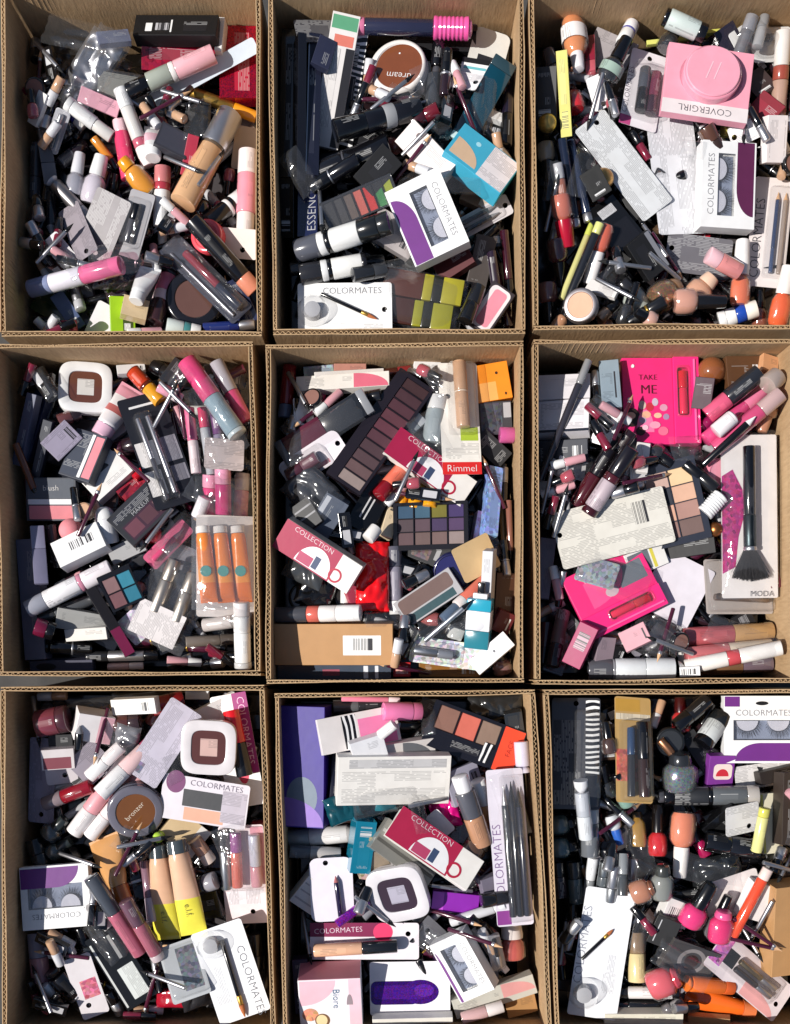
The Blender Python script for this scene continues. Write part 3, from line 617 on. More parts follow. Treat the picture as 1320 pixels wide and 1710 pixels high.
# ---------------------------------------------------------------- the bed: what lies deep in the cartons, and half buried things in the gaps
def bed(i):
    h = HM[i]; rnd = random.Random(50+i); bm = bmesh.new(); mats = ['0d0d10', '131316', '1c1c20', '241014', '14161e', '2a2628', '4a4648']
    me_mats = []
    poly = BOXPOLY[i]
    for k in range(130):
        L = rnd.uniform(.04, .1); w = rnd.uniform(.012, .03); a = rnd.uniform(0, math.pi); e = L/2+.003
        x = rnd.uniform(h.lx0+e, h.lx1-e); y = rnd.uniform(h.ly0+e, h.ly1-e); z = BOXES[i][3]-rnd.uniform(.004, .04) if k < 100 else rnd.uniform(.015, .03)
        b2 = bbox(-L/2, L/2, -w/2, w/2, -w/2, w/2, .002, 1) if k % 2 else lathe([(-L/2, w*.45), (-L/2+.002, w/2), (L/2-.002, w/2), (L/2, w*.45)], 10)
        xf(b2, Matrix.Translation((x, y, z)) @ Matrix.Rotation(a, 4, 'Z') @ Matrix.Rotation(rnd.uniform(-.1, .1), 4, 'Y'))
        mi = rnd.randrange(len(mats))
        for f in b2.faces: f.material_index = mi
        t = bpy.data.meshes.new('t'); b2.to_mesh(t); b2.free(); bm.from_mesh(t); bpy.data.meshes.remove(t)
    # a packed floor of them down to the carton's bottom
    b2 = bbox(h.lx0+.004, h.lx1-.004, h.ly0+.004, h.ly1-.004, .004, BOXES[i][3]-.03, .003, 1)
    t = bpy.data.meshes.new('t'); b2.to_mesh(t); b2.free(); bm.from_mesh(t); bpy.data.meshes.remove(t)
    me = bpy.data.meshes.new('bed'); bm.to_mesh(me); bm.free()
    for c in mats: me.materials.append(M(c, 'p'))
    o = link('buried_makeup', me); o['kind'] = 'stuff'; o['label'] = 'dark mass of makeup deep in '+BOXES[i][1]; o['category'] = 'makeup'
for i in range(9): bed(i)

FILL = [  # kind, length px, width px, options, label, name, weight
 ('stick', 120, 22, dict(spec='body .55 k 1 p;band .03 s 1.02 m;cap .42 k 1.03 p'), 'black tube with a silver ring', 'mascara_tube', 6),
 ('stick', 105, 20, dict(spec='body .6 2c1a20 .92 g;cap .4 k 1 p'), 'dark brown lip gloss with a black cap', 'lip_gloss', 5),
 ('stick', 100, 21, dict(spec='body .55 plum .95 g;band .04 gold 1 m;cap .41 kk 1 p'), 'plum lip gloss with a gold ring', 'lip_gloss', 4),
 ('stick', 86, 24, dict(spec='base .45 k 1 p;band .08 s 1.02 m;cap .47 17171a 1 g', sq=True), 'square glossy black lipstick', 'lipstick', 4),
 ('stick', 150, 9, dict(spec='body .8 k 1 p;ferrule .05 s 1.04 m;point .15 tan 1 x'), 'thin black pencil', 'makeup_pencil', 8),
 ('stick', 110, 20, dict(spec='body .6 w2 1 p;band .06 rose 1.01 p;cap .34 lg 1 p'), 'pale tube with a rose ring', 'makeup_tube', 2),
 ('carton', 105, 34, dict(c='kk', t=14, deco=(('r', -.4, -.25, .1, .25, 'kk', 'P'), ('r', .25, -.3, .4, .3, 'g', 'B'))), 'slim black carton with grey print', 'makeup_carton', 4),
 ('carton', 92, 42, dict(c='141416', fin='g', t=12, deco=(('r', -.44, -.4, .2, .4, '1c1c20', 'P'), ('r', .26, -.3, .42, .3, 'w', 'P'))), 'black printed carton with a white label', 'makeup_carton', 3),
 ('compact', 60, 60, dict(c='k', pan='3a2a28', t=14), 'round black compact', 'round_compact', 3),
 ('palette', 84, 44, dict(n=(4, 1), cols='6a4a44 4a2c30 8c7468 3a2a34', t=10, lid=True), 'small black palette of four browns', 'makeup_palette', 3),
 ('polish', 78, 34, dict(c='2a1018', cap='k'), 'dark nail polish with a black cap', 'nail_polish', 3),
 ('polish', 78, 34, dict(c='9c4a48', cap='kk'), 'dusky red nail polish', 'nail_polish', 2),
 ('card', 110, 52, dict(c='8a8690', fin='P', hole=(.42, 0)), 'grey printed hang card', 'hang_card', 2),
 ('stick', 112, 18, dict(spec='body .7 lg .9 g;cap .3 s 1 m'), 'clear tube with a silver cap', 'makeup_tube', 3),
]
COLV = {2: {10: 'c98a70', 11: 'd88060'}, 8: {10: '6a1020', 11: 'c06048'}, 4: {1: '5a1020'}, 3: {2: '8a2850'}, 6: {2: '903a50'}}
PROTO = {}; FILLED = []
def filler(i, n, seed, region=None, smax=1.0):
    h = HM[i]; rnd = random.Random(seed); wts = [f[6] for f in FILL]
    for k in range(n):
        fi = rnd.choices(range(len(FILL)), wts)[0]; kind, L, w, o, lab, nm, _ = FILL[fi]; o = dict(o)
        if fi in COLV.get(i, {}):
            if kind == 'polish': o['c'] = COLV[i][fi]; 
            lab2 = lab
        sc = rnd.choice((.75, .85, .95)); L *= sc; w = w*(.8 if w > 10 else 1); o = dict(o)
        if 't' in o: o['t'] *= .85
        tp = o.get('t', KIND[kind][0]); tp = tp or w*(.85 if kind == 'polish' else 1); T = tp*PX
        if kind == 'compact': w = L
        yaw = rnd.uniform(0, 2*math.pi); Lm, wm = L*PX*1.04, w*PX*1.04; e = max(Lm, wm)/2+.002
        ex = abs(math.cos(yaw))*Lm/2+abs(math.sin(yaw))*wm/2+.002; ey = abs(math.sin(yaw))*Lm/2+abs(math.cos(yaw))*wm/2+.002
        if region:
            q = P(rnd.uniform(region[0], region[2]), rnd.uniform(region[1], region[3]), .1); x, y = q.x, q.y
            x = min(max(x, h.lx0+ex), h.lx1-ex); y = min(max(y, h.ly0+ey), h.ly1-ey)
        else: x = rnd.uniform(h.lx0+ex, h.lx1-ex); y = rnd.uniform(h.ly0+ey, h.ly1-ey)
        z, sx, sy, m, u, v = settle(h, x, y, yaw, Lm, wm, T, 45, mx=.45)
        z = min(z, BOXES[i][3]+.03)
        key = (fi, i if fi in COLV.get(i, {}) else -1, round(L))
        if key not in PROTO:
            pr = empty(nm); BUILD[kind](pr, Lm, wm, T, o); PROTO[key] = pr; root = pr
        else:
            src = PROTO[key]; root = src.copy(); COL.objects.link(root)
            for ch in src.children:
                cc = ch.copy(); COL.objects.link(cc); cc.parent = root
                for g3 in ch.children: dd = g3.copy(); COL.objects.link(dd); dd.parent = cc
        orient(root, x, y, z, yaw, sx, sy)
        h.h[m] = np.maximum(h.h[m], z+sx*u[m]+sy*v[m]+T)
        desc = lab if not (fi in COLV.get(i, {}) and kind == 'polish') else {'c98a70': 'beige nail polish with a black cap', 'd88060': 'peach nail polish', '6a1020': 'wine nail polish with a black cap', 'c06048': 'brick nail polish'}[COLV[i][fi]]
        root['label'] = desc; root['category'] = KIND[kind][2]; root['group'] = desc+' in box of '+BOXES[i][1][20:]; FILLED.append((root, i, x, y, z, desc))
for i in range(9): filler(i, 78, 900+i)
# ================================================================ the things one can tell apart, carton by carton, lowest first
# ---- carton 1
I('carton', 396, 42, 398, 165, 62, 'sparkly dark red carton against the corner behind the pink-capped bottle', c='b01535', fin='glit', t=30)
I('carton', 372, 33, 366, 90, 12, 'narrow white carton standing beside the sparkly red carton', t=30)
I('carton', 238, 92, 366, 98, 42, 'dark red carton with small print under the black lettered carton', c='8c1230', fin='mix', t=20)
I('carton', 228, 52, 368, 60, 40, 'black carton with white letter blocks lying against the tan carton wall', c='k', t=26, side='dg', deco=(('r', -.36, -.3, -.28, .1, 'w'), ('r', -.24, -.25, -.08, .1, 'lg', 'B'), ('r', -.06, -.35, -.04, .25, 'w'), ('r', .1, -.3, .38, .15, 'kk', 'P')), over=.003)
I('film', 75, 40, 205, 95, 62, 'folded strip of shiny clear wrapping beside the black lettered carton', seed=3, t=44)
I('film', 105, 150, 180, 55, 62, 'crinkled silver wrapper lying over the dark corner', seed=9, t=40, c='s', fin='m', freq=60)
I('carton', 165, 75, 215, 62, 24, 'grey blue carton tucked under the shiny wrapping', c='70748a', t=12)
I('pouch', 140, 108, 238, 112, 50, 'smoky clear pouch with grey inside next to the dark red carton', card=((-.42, -.4, .42, .4, '9a9a94', 'Pd'),), seed=5)
I('stick', 300, 150, 425, 190, 20, 'gold foil stick behind the silver-capped foundation', spec='body .7 gold 1 m;cap .3 amb 1 g')
I('card', 390, 245, 432, 250, 70, 'beige paper scrap beside the foundation bottle', c='c2ae98', fin='c')
I('carton', 130, 150, 192, 170, 24, 'pale pink slim carton under the white lip tube', c='e6a8b8', t=14)
I('stick', 108, 160, 132, 184, 26, 'short indigo and white capped tube near the clear wrapping', spec='cap .5 3a3a8c;body .5 w2')
I('stick', 108, 168, 178, 215, 24, 'white tube lying across the pale pink carton', spec='cap .12 w 1.05;body .5 w;end .38 w2 .9')
I('polish', 84, 222, 118, 205, 30, 'small grey glitter nail polish beside the dark tubes', c='9a98a2', cap='k', fin='glit')
I('stick', 90, 262, 128, 222, 22, 'dark ribbed tube beside the grey glitter polish', spec='ribbed_cap .5 dg;body .5 2a2026')
I('stick', 55, 240, 48, 330, 20, 'charcoal tube along the shaded carton wall', spec='body .6 3a3a40;cap .4 dg')
I('stick', 72, 235, 78, 300, 22, 'grey flat lipstick case beside the charcoal tube', spec='body .5 56565c;cap .5 6a6a70', sq=True)
I('stick', 60, 345, 52, 405, 18, 'brown black gloss near the small white label', spec='body .6 3a2a2c 1 g;cap .4 k')
I('stick', 85, 320, 92, 400, 16, 'thin charcoal crayon in the shade', spec='body .8 2c2c30;point .2 g')
I('carton', 68, 414, 108, 412, 24, 'little white label carton at the shaded carton wall', c='efefe6', t=14)
I('stick', 148, 212, 186, 258, 15, 'thin amber pencil beside the hot pink gloss', spec='body .7 d88a30 1 g;cap .3 k')
I('polish', 118, 322, 130, 250, 34, 'clear polish bottle with a frosted cap', c='a8a8b4', cap='dcdce2')
I('polish', 148, 330, 172, 252, 42, 'pearl white polish bottle with lilac end beside the clear polish', c='ded6e2', cap='w', bl=.6)
I('stick', 205, 285, 188, 186, 27, 'hot pink lip gloss with a frosted clear tip', spec='body .78 e2436e 1 g;cap .22 f0c8d0 .85 g')
I('polish', 245, 312, 200, 262, 40, 'bright amber nail polish touching the hot pink gloss', c='f2a018', cap='amb', bl=.75)
I('stick', 198, 150, 243, 272, 23, 'long white lip tube with a rose ring leaning over the pink gloss', spec='cap .25 w;body .4 w2;band .1 rose;end .25 f0e8e8')
I('squeeze', 252, 268, 252, 203, 34, 'small white tube with pink print next to the grey square compact', secs=((.3, 'w'), (.7, 'f0c4d0'), (1, 'w')), cap='w')
I('carton', 262, 228, 312, 248, 44, 'charcoal square compact in a clear case', c='3a3a42', t=16, deco=(('r', -.44, -.42, .44, .42, '484852', 'p', 'lid_panel'),))
I('carton', 322, 222, 305, 282, 18, 'narrow red carton leaning on the foundation bottle', c='b43048', t=14)
I('stick', 262, 262, 257, 360, 27, 'white balm stick with a dark red ring in the black pile', spec='cap .28 c87a7a;band .12 b03a48;body .6 w')
I('stick', 280, 335, 308, 298, 22, 'short turquoise stick beside the foundation bottle', spec='body .6 3ab0c0 1 g;cap .4 e8e0dc')
I('ball', 315, 345, 355, 345, 42, 'glossy black domed cap below the foundation bottle', c='0f0f12', c2='k')
I('ball', 218, 378, 250, 378, 34, 'black ribbed bottle top in the middle of the pile', c='101012', c2='k')
I('stick', 345, 375, 408, 315, 30, 'black bottle with a white and black striped neck', spec='body .45 k;ring .08 w;band .08 k;cap .2 w;end .19 w2')
r_ = I('stick', 297, 338, 372, 172, 44, 'tan foundation bottle with a brushed silver cap', cat='foundation', name='foundation_bottle', spec='body .6 dcae82 1 g;neck .03 6a5a4a .95;cap .37 s .98 m')
L_, w_, T_ = DIM[r_.name]; part(r_, 'name_strip', bbox(-.3*L_, .02*L_, .1*w_, .2*w_, T_*.95, T_*.995, .0002), M('b02a28', 'c'))
I('stick', 412, 255, 405, 408, 32, 'pale pink bottle with white cap and white base by the tan wall', spec='cap .26 f2e4e2;body .42 ef9aaa 1 g;base .32 f4e8e6 .9')
I('card', 368, 402, 430, 408, 46, 'white hang card with a round hole beside the coral pot', hole=(.1, -.2), c='e6d8d2')
I('compact', 322, 392, 376, 392, 54, 'glossy coral round pot under the black lipstick', c='f0505c', pan='f8606a', k=.7)
I('stick', 325, 365, 425, 470, 30, 'black lipstick with a peach base lying beside the clear pencil case', spec='cap .8 141418;end .2 d88a70')
I('carton', 395, 470, 430, 545, 40, 'navy blue pouch corner at the carton edge', c='16204a', t=18, fin='foil')
I('stick', 84, 303, 150, 372, 22, 'silver stick crossing under the grey hang card', spec='tip .08 s;body .6 9a9698 1 m;cap .32 lg 1 g')
I('card', 205, 420, 240, 320, 46, 'smoky clear hang card beside the grey one', c='8c8a90', bub=(-.35, -.4, .4, .4), in_=((-.3, 0, .3, 0, 16, 'body .6 dg;cap .4 k'),), t=14)
I('card', 150, 425, 197, 333, 66, 'plain grey hang card with a hole, colour darkened for shade, standing in the pile', c='7e787c', fin='Pd', hole=(-.42, .1), tilt=(.25, -.12))  # card colour darkened to stand in for shade on its tilted face
I('card', 110, 340, 150, 430, 40, 'grey lilac hang card under the darkened grey one', c='958c94', fin='P', hole=(.4, 0))
I('film', 150, 445, 232, 440, 60, 'pink clear wrapper below the grey hang card', c='f06a9c', fin='clear', seed=8, t=30)
I('carton', 50, 490, 118, 530, 56, 'dark green pouch in the shaded corner', c='2a3e1c', t=16, fin='foil')
I('carton', 95, 492, 130, 545, 24, 'blue grey slim carton beside the dark green pouch', c='4a5a80', t=14)
I('stick', 122, 482, 134, 520, 18, 'small silver roller tube beside the blue grey carton', spec='body .6 9a9aa0 1 m;cap .4 lg')
I('stick', 46, 476, 212, 452, 30, 'clear capped pink gloss with a white printed sleeve', spec='cap .24 8a94b8 1 g;sleeve .34 e6e2ec;body .42 e06a96 1 g')
I('carton', 60, 540, 100, 545, 26, 'dark lettered carton end at the carton rim', c='kk', t=14, deco=(('r', -.4, -.3, .4, .3, 'kk', 'P'),))
I('carton', 105, 545, 128, 545, 24, 'small red and white patterned carton at the rim', c='c04458', fin='mix', t=16)
I('card', 140, 548, 172, 492, 46, 'white folded card beside the lime carton', c='e6e0ea')
I('carton', 184, 470, 182, 552, 40, 'bright lime green carton beside a white folded card', c='9ccc10', t=34, deco=(('r', -.4, .0, .3, .42, '42521c'), ('r', .02, .05, .16, .3, 'w', 'P')))
I('carton', 200, 512, 240, 520, 34, 'cream block shaped compact at the end of the white squeeze tube', c='dcc49c', t=24, fin='p')
I('stick', 255, 545, 275, 460, 30, 'pink ended tube behind the round brown compact', spec='body .45 3a2428;band .2 f2dce0;end .35 e07a98')
I('squeeze', 228, 508, 246, 440, 38, 'white squeeze tube with a flared crimped end', secs=((.55, 'w'), (.8, 'e4dcdc'), (1, 'f0f0f0')), cap='w', cap_r=.7)
I('carton', 272, 420, 300, 440, 26, 'grey clear cap block near the long clear pencil case', c='8a8a92', t=20, fin='g')
I('compact', 276, 500, 370, 500, 94, 'big round black compact with brown powder window', c='1c1c22', pan='6a4c44', k=.66)
I('stick', 276, 540, 330, 548, 24, 'white and teal printed tube at the rim below the round brown compact', spec='body .5 d6e0dc;band .2 4a8a8c;cap .3 w')
I('stick', 340, 548, 425, 540, 16, 'navy pencil bundle at the carton rim', spec='body .7 1e2c6c 1 g;cap .3 s 1 m')
I('card', 278, 398, 405, 525, 46, 'long clear case with a dark red liner inside over the round brown compact', c='484a56', fin='foil', bub=(-.48, -.46, .48, .46), t=20, in_=((-.3, .12, .15, .12, 15, 'body 1 8a3440 1 g'), (-.4, -.25, .45, -.25, 5, 'body 1 c8c8d0 1 m'), (.15, .1, .45, .1, 17, 'cap 1 2e3444')))
I('card', 250, 160, 428, 72, 26, 'long pale blue card edge under the pink-capped bottle', c='ccd8e4')
I('stick', 213, 152, 360, 92, 31, 'clear bottle with black base and wide pale pink cap', spec='base .24 k .85;body .26 a4aa9e 1 g;collar .06 f2ece8;cap .44 f0b4bc')

# ---- carton 2
I('carton', 477, 55, 470, 300, 24, 'long black glossy carton along the shaded wall', c='k', t=40, fin='g')
I('carton', 495, 60, 492, 300, 14, 'second long black carton beside the first', c='14141a', t=44, fin='g')
I('carton', 518, 62, 512, 300, 22, 'long black pack with silver edge and small lettering', c='1e2030', t=54, fin='g', deco=(('r', -.45, -.35, .35, .1, '262a3c', 'P'), ('r', -.48, -.5, .48, -.42, 's', 'm', 'silver_edge')))
I('carton', 516, 398, 516, 300, 34, 'navy pack with white spine lettering below the silver-edged pack', c='20264a', t=24, fin='g', txt=(('ESSENCE', 0, -.2, .8, 0, 'lg'),))
I('carton', 482, 300, 480, 390, 26, 'black pack beside the navy spine-lettered pack', c='101014', t=22, fin='g')
I('card', 495, 28, 605, 12, 44, 'dark grey hang card tilted against the carton wall', c='55555a', fin='Pd')
I('carton', 545, 60, 530, 110, 30, 'small blue black carton behind the white and black card', c='2c3048', t=16)
I('carton', 660, 66, 795, 72, 36, 'black carton under the pink and navy mascara', c='131318', t=22)
I('card', 596, 45, 798, 46, 14, 'black and pink strip card under the pink-capped mascara', c='2a1c24', deco=(('r', -.3, -.4, .05, .4, 'c890a0'),))
I('stick', 600, 35, 735, 36, 15, 'thin mauve pink pencil beside the pink-capped mascara', spec='body .8 b87a90;cap .2 8a5a70')
I('stick', 598, 17, 790, 22, 36, 'navy mascara with a ribbed hot pink cap', name='mascara', cat='mascara', spec='end .06 d87aa0 .75;body .6 2a2c44 .72 g;ribbed_cap .31 f05ca4 1;dome .03 f088b8 .8')
I('card', 838, 12, 812, 112, 62, 'white hang card with a black square in the corner of the wall', c='dcdcd8', cr=12, deco=(('r', -.05, -.25, .38, .2, '22242c'), ('r', .38, -.45, .48, .45, '2a2a2e')))
I('carton', 772, 112, 818, 122, 30, 'white and teal striped carton under the white hang card', c='w', t=20, deco=(('r', -.5, .2, .5, .5, 'k'), ('r', -.4, -.15, .4, .0, '6ab8c0')))
for k, (a, b, cc) in enumerate(((128, 145, 'black carton with cream print below the teal striped one'), (150, 163, 'black carton with grey print, third of the stacked cartons'), (174, 183, 'black carton with tiny print, lowest of the stacked cartons'))):
    I('carton', 758, a+8, 808, b, 22, cc, c='k', t=16, deco=(('r', -.4, -.3, -.05, .3, 'kk', 'P'), ('r', 0, -.2, .3, .2, ('d8dcc0', '6a6a70', '3a3a40')[k])))
I('carton', 800, 220, 850, 232, 34, 'black carton with silver print right of the turquoise carton', c='k', t=18, deco=(('r', -.4, -.2, .2, .25, 'lg', 'B'),))
I('carton', 812, 195, 848, 205, 16, 'white flat carton on the black stacked ones', c='e6e6e6', t=12)
I('stick', 862, 110, 855, 250, 20, 'dark purple black tube along the wall', spec='body .6 1a1424 1 g;cap .4 k')
I('stick', 735, 70, 722, 205, 30, 'smoky clear bottle with a black pump beside the brown pot', spec='cap .3 k .8;neck .1 dg .5;body .6 3a3c40 1 g')
I('stick', 745, 80, 740, 160, 18, 'silver edged black gloss next to the pump bottle', spec='cap .5 k;band .06 s 1 m;body .44 2a1a20 1 g')
I('stick', 690, 195, 735, 178, 24, 'dark red short lipstick beside the smoky bottle', spec='base .5 3a1018 1 g;cap .5 6a1824 1 g')
I('carton', 560, 235, 588, 60, 54, 'black card with sweeping white curves beside the brown pot', c='131316', fin='zebra', t=8)
I('carton', 540, 235, 580, 32, 46, 'white boxed liner with green and red print and black side', c='e2dedc', t=14, deco=(('r', .38, -.46, .48, .46, '5aa07a'), ('r', .26, -.4, .34, .3, 'd87868'), ('r', -.35, .0, .24, .4, 'e2dedc', 'P'), ('r', -.49, -.49, .25, -.18, '1a1a22')))
I('compact', 580, 205, 606, 205, 26, 'tiny grey round cap under the brown pot', c='7a7a80', pan='9a9aa0', t=14)
I('compact', 622, 119, 719, 119, 97, 'brown round powder pot with a white rim', cat='powder pot', name='powder_pot', c='ecE6e2'.lower(), pan='7c4426', k=.79, off=(.06, 0), t=34, deco=(('d', .02, .22, .05, .25, 'w'),), txt=(('dream', .03, -.17, .42, 168, 'w'),))
I('stick', 528, 278, 655, 240, 44, 'fat matte black mascara tube below the lettered black tube', spec='cap .4 15151a;ring .03 dg;body .57 0e0e12')
I('stick', 560, 240, 700, 190, 36, 'black mascara with a grey square label', spec='cap .35 k;body .22 14141a;label .13 9a9ca0 1.01 c;body2 .3 17171c')
I('carton', 605, 300, 655, 250, 44, 'black carton with small silver print behind the palette', c='k', t=20, deco=(('r', -.2, -.3, .3, .2, 'kk', 'P'),))
I('stick', 520, 300, 600, 262, 24, 'black eyeliner pen between the palette and the fat mascara', spec='cap .4 k;band .03 s 1.02 m;body .57 131318')
I('palette', 540, 352, 660, 302, 46, 'open palette with red, green and yellow pans', n=(7, 1), cols='2a2a2e 3c3a3c 6a5a52 d86a5c d8302c 3a8a4a a8b42c', lid=True, t=22)
I('stick', 560, 378, 640, 350, 20, 'dark grey lipstick lying below the coloured palette', spec='cap .5 3a3a40;base .5 k')
I('carton', 775, 318, 825, 342, 38, 'brown and cream carton beneath the turquoise carton', c='8a6a52', t=18, deco=(('r', .1, -.4, .48, .4, 'd8c8b8'),))
I('stick', 840, 430, 868, 545, 16, 'glossy maroon gloss tube along the wall', spec='body .7 4a1428 1 g;cap .3 2a0c18 1 g')
I('stick', 850, 385, 862, 500, 14, 'maroon black gloss tube beside the glossy maroon one', spec='body .7 38101e 1 g;cap .3 k 1 g')
I('carton', 795, 470, 812, 395, 34, 'dark taupe carton beside the olive and brown pair', c='4a423e', t=20)
I('carton', 735, 455, 790, 425, 38, 'dark red carton under the lash box', c='521018', t=20)
I('stick', 822, 420, 838, 520, 16, 'silver edged dark purple case standing by the wall', spec='body .8 2c2030 1 g;cap .2 s 1 m')
I('card', 788, 385, 884, 338, 34, 'clear hang pack of black pencils over the maroon tubes', c='c8c4c8', bub=(-.45, -.4, .35, .4), t=14, hole=(.42, 0), in_=((-.42, .18, .3, .18, 8, 'body .8 k;point .2 g'), (-.42, -.18, .3, -.18, 8, 'body .8 k;point .2 g')))
I('carton', 620, 365, 690, 400, 52, 'grey pearl carton beneath the lash box corner', c='b0a8a8', t=20, fin='p')
I('stick', 497, 402, 656, 370, 38, 'black tube with white labels across the carton', spec='cap .25 5a5c66;ring .08 e6e6e6;gap .05 k;label .3 e8e8e6;body .2 1a1c1e;end .12 222426')
I('stick', 478, 428, 640, 408, 22, 'slim charcoal pencil case with a white ring', spec='body .5 2c2e30;ring .06 e0e0e0;cap .44 1c1e20')
I('stick', 500, 452, 612, 432, 34, 'black tube with one large white label', spec='cap .32 2a2a2e;ring .1 e8e8e8;gap .06 k;label .45 efefec;end .07 1a1a1e')
I('stick', 585, 455, 640, 440, 24, 'dark grey lipstick between the white labels and olive pair', spec='cap .6 2a2c30;base .4 3c3e42')
I('pouch', 618, 480, 775, 512, 100, 'clear pouch with two brown and olive boxes', cat='pouch', seed=12, t=34, amp=.0025, in_=((-.38, .2, .46, .24, 44, 'brown_box .5 5a3226;olive_box .12 a8a030;label .12 22221a 1.003;olive_box .26 a8a030', dict(sq=True, flat=.4)), (-.42, -.26, .4, -.2, 44, 'brown_box .5 4a2a22;olive_box .12 9a982c;label .12 22221a 1.003;olive_box .26 9a982c', dict(sq=True, flat=.4))))
I('carton', 800, 548, 846, 482, 44, 'pink blush compact in a clear lined case by the rim', c='2a2228', t=20, deco=(('R', -.46, -.42, .46, .42, 'e8e0e2', 'p', 'tray'), ('R', -.4, -.3, .4, .25, 'dc8a9c', 'x', 'powder_pan')))
I('stick', 775, 540, 800, 478, 26, 'black tube beside the pink blush compact', spec='cap .5 141416;body .5 1f1f22')
I('brushcard', 496, 510, 655, 508, 88, 'white brush card with a thin black brush and a clear cup', hole=(.42, -.02), c='f2f2f2', br=(-.25, .28, .34, -.22), cup=(-.34, -.05, 54), txt=(('COLORMATES', .08, .35, .62, 0, '66666e'),), t=30, deco=(('r', -.2, -.46, .4, -.28, 'f2f2f2', 'P'),), tilt=(0, 0))
I('carton', 682, 222, 752, 296, 44, 'slim white carton with a side greyed for shade touching the turquoise one', c='e8dedc', t=34, side='8a8886', tilt=(0, .3), pc=96, deco=(('r', -.3, -.3, .35, .3, 'e8dedc', 'P'), ('d', -.3, .12, -.22, .34, '5a4a4c')))  # grey side panel: the side's shade is put into its colour
I('stick', 843, 105, 768, 228, 40, 'dark teal glossy tube with a light edge', spec='cap .12 2a4048 1 g;body .8 0a3e50 1 g;end .08 c0d4d4', sq=True, flat=.6)
I('carton', 762, 242, 856, 308, 66, 'turquoise carton with a white printed half', c='44aecd', t=40, end='178a90', deco=(('r', .05, -.48, .49, .48, 'e8e2e4', 'P'), ('d', -.2, .18, -.12, .3, 'a8e0ee'), ('Q', -.45, -.4, .0, .1, 'd8b898')))
I('lash', 692, 300, 744, 424, 97, 'white lash carton with purple swoosh touching the turquoise carton', t=36, tilt=(0, .16), over=.01)

# ---- carton 3
I('polish', 935, 140, 918, 80, 40, 'grey clear nail polish in the dark corner of the box', c='6a6a70', cap='dg')
I('carton', 915, 110, 918, 200, 36, 'charcoal carton along the shaded box wall', c='2a2a2e', t=20)
I('carton', 1080, 22, 1262, 2, 8, 'thin neon yellow pencil at the top wall of the box', spec='', c='dfe07a', t=8, fin='p', nm='makeup_pencil', cat='pencil')
I('carton', 1155, 22, 1255, 8, 7, 'shorter neon yellow pencil beside the thin one', c='d8d868', t=8, fin='p', nm='makeup_pencil', cat='pencil')
I('carton', 1200, 30, 1228, 70, 40, 'dark violet cap block under the neon pencils', c='2c2836', t=24, fin='g')
I('polish', 1112, 60, 1140, 10, 34, 'black nail polish lying under the neon pencils', c='0e0e12', cap='k')
I('stick', 1108, 28, 1178, 56, 32, 'black bottle with a pale mint label near the neon pencils', spec='cap .1 k .9;label .72 c8d4d0 1 P;end .18 k')
I('card', 1225, 50, 1262, 20, 46, 'white folded paper behind the clear blister sticks', c='f0f0f0')
I('card', 1255, 35, 1330, 25, 60, 'clear hang card with a black hole at the box corner', c='d8d8d8', bub=(-.45, -.4, .2, .4), t=16, hole=(.3, -.1), in_=((-.4, .15, .1, .15, 12, 'body .6 k;cap .4 g'),))
I('stick', 1240, 75, 1260, 15, 22, 'smoky grey gloss standing beside the folded paper', spec='body .6 6a6a70 1 g;cap .4 8a8a90 1 g')
I('stick', 1265, 80, 1280, 25, 18, 'clear gloss with grey cap beside the smoky grey gloss', spec='body .6 a8a8aa 1 g;cap .4 8a8a8c 1 g')
I('carton', 985, 5, 1052, 42, 62, 'grey card with small print under the white and black polish', c='a09a9c', fin='Pv', t=6)
I('stick', 1058, 18, 1034, 66, 25, 'white sample bottle with a thin blue ring', spec='cap .3 e8e6ea;ring .06 5a5aa0;body .45 w;neck .19 k .8')
I('polish', 1010, 130, 1046, 62, 40, 'black nail polish with a mint label beside the red polish', c='0f1012', cap='k', lab='9ab0a4')
I('stick', 990, 60, 988, 130, 16, 'maroon carton edge beside the orange polish', spec='body .7 8c2034;cap .3 c05a66', sq=True)
I('polish', 955, 12, 962, 112, 44, 'peach orange nail polish with a white top and white label', c='e8935c', cap='ece6e8', bl=.72, lab='f0ecec', cap_r=.5)
I('polish', 974, 165, 966, 118, 38, 'bright red faceted nail polish in the dark corner', c='d80c1c', cap='3a0a10', bl=.8)
I('carton', 938, 88, 952, 215, 18, 'long neon yellow pencil card leaning on the wall', c='dcd67c', t=8, fin='p', nm='pencil_card', cat='pencil')
I('ball', 905, 195, 935, 195, 30, 'small gold cap by the shaded box wall', c='c8a860', fin='m', c2='gold')
I('polish', 915, 235, 922, 300, 32, 'pale beige nail polish against the shaded box wall', c='c8b090', cap='k')
I('stick', 935, 235, 962, 375, 16, 'dark navy pencil below the neon pencil card', spec='body .9 1c2438 1 g;cap .1 s 1 m')
I('stick', 955, 232, 985, 370, 16, 'second dark navy pencil beside the first', spec='body .9 222c44 1 g;cap .1 s 1 m')
I('stick', 932, 270, 946, 330, 18, 'grey white lip crayon beside the dark navy pencils', spec='cap .4 c0c0c4;body .6 a06a5c 1 g')
I('polish', 938, 318, 955, 400, 36, 'peach pink polish with a red lettered sleeve', c='c8705c', cap='b01430', bl=.5, cap_r=.8)
I('stick', 1305, 55, 1307, 205, 26, 'taupe lip crayon with a rust ring along the right wall', spec='cap .35 ddd6d0 1 g;ring .14 9a4a3c;body .51 b09080')
I('carton', 1268, 165, 1300, 200, 44, 'wine red square carton beside the taupe lip crayon', c='7c1024', t=18, deco=(('r', -.4, -.2, .4, .2, '8c1c30', 'P'),))
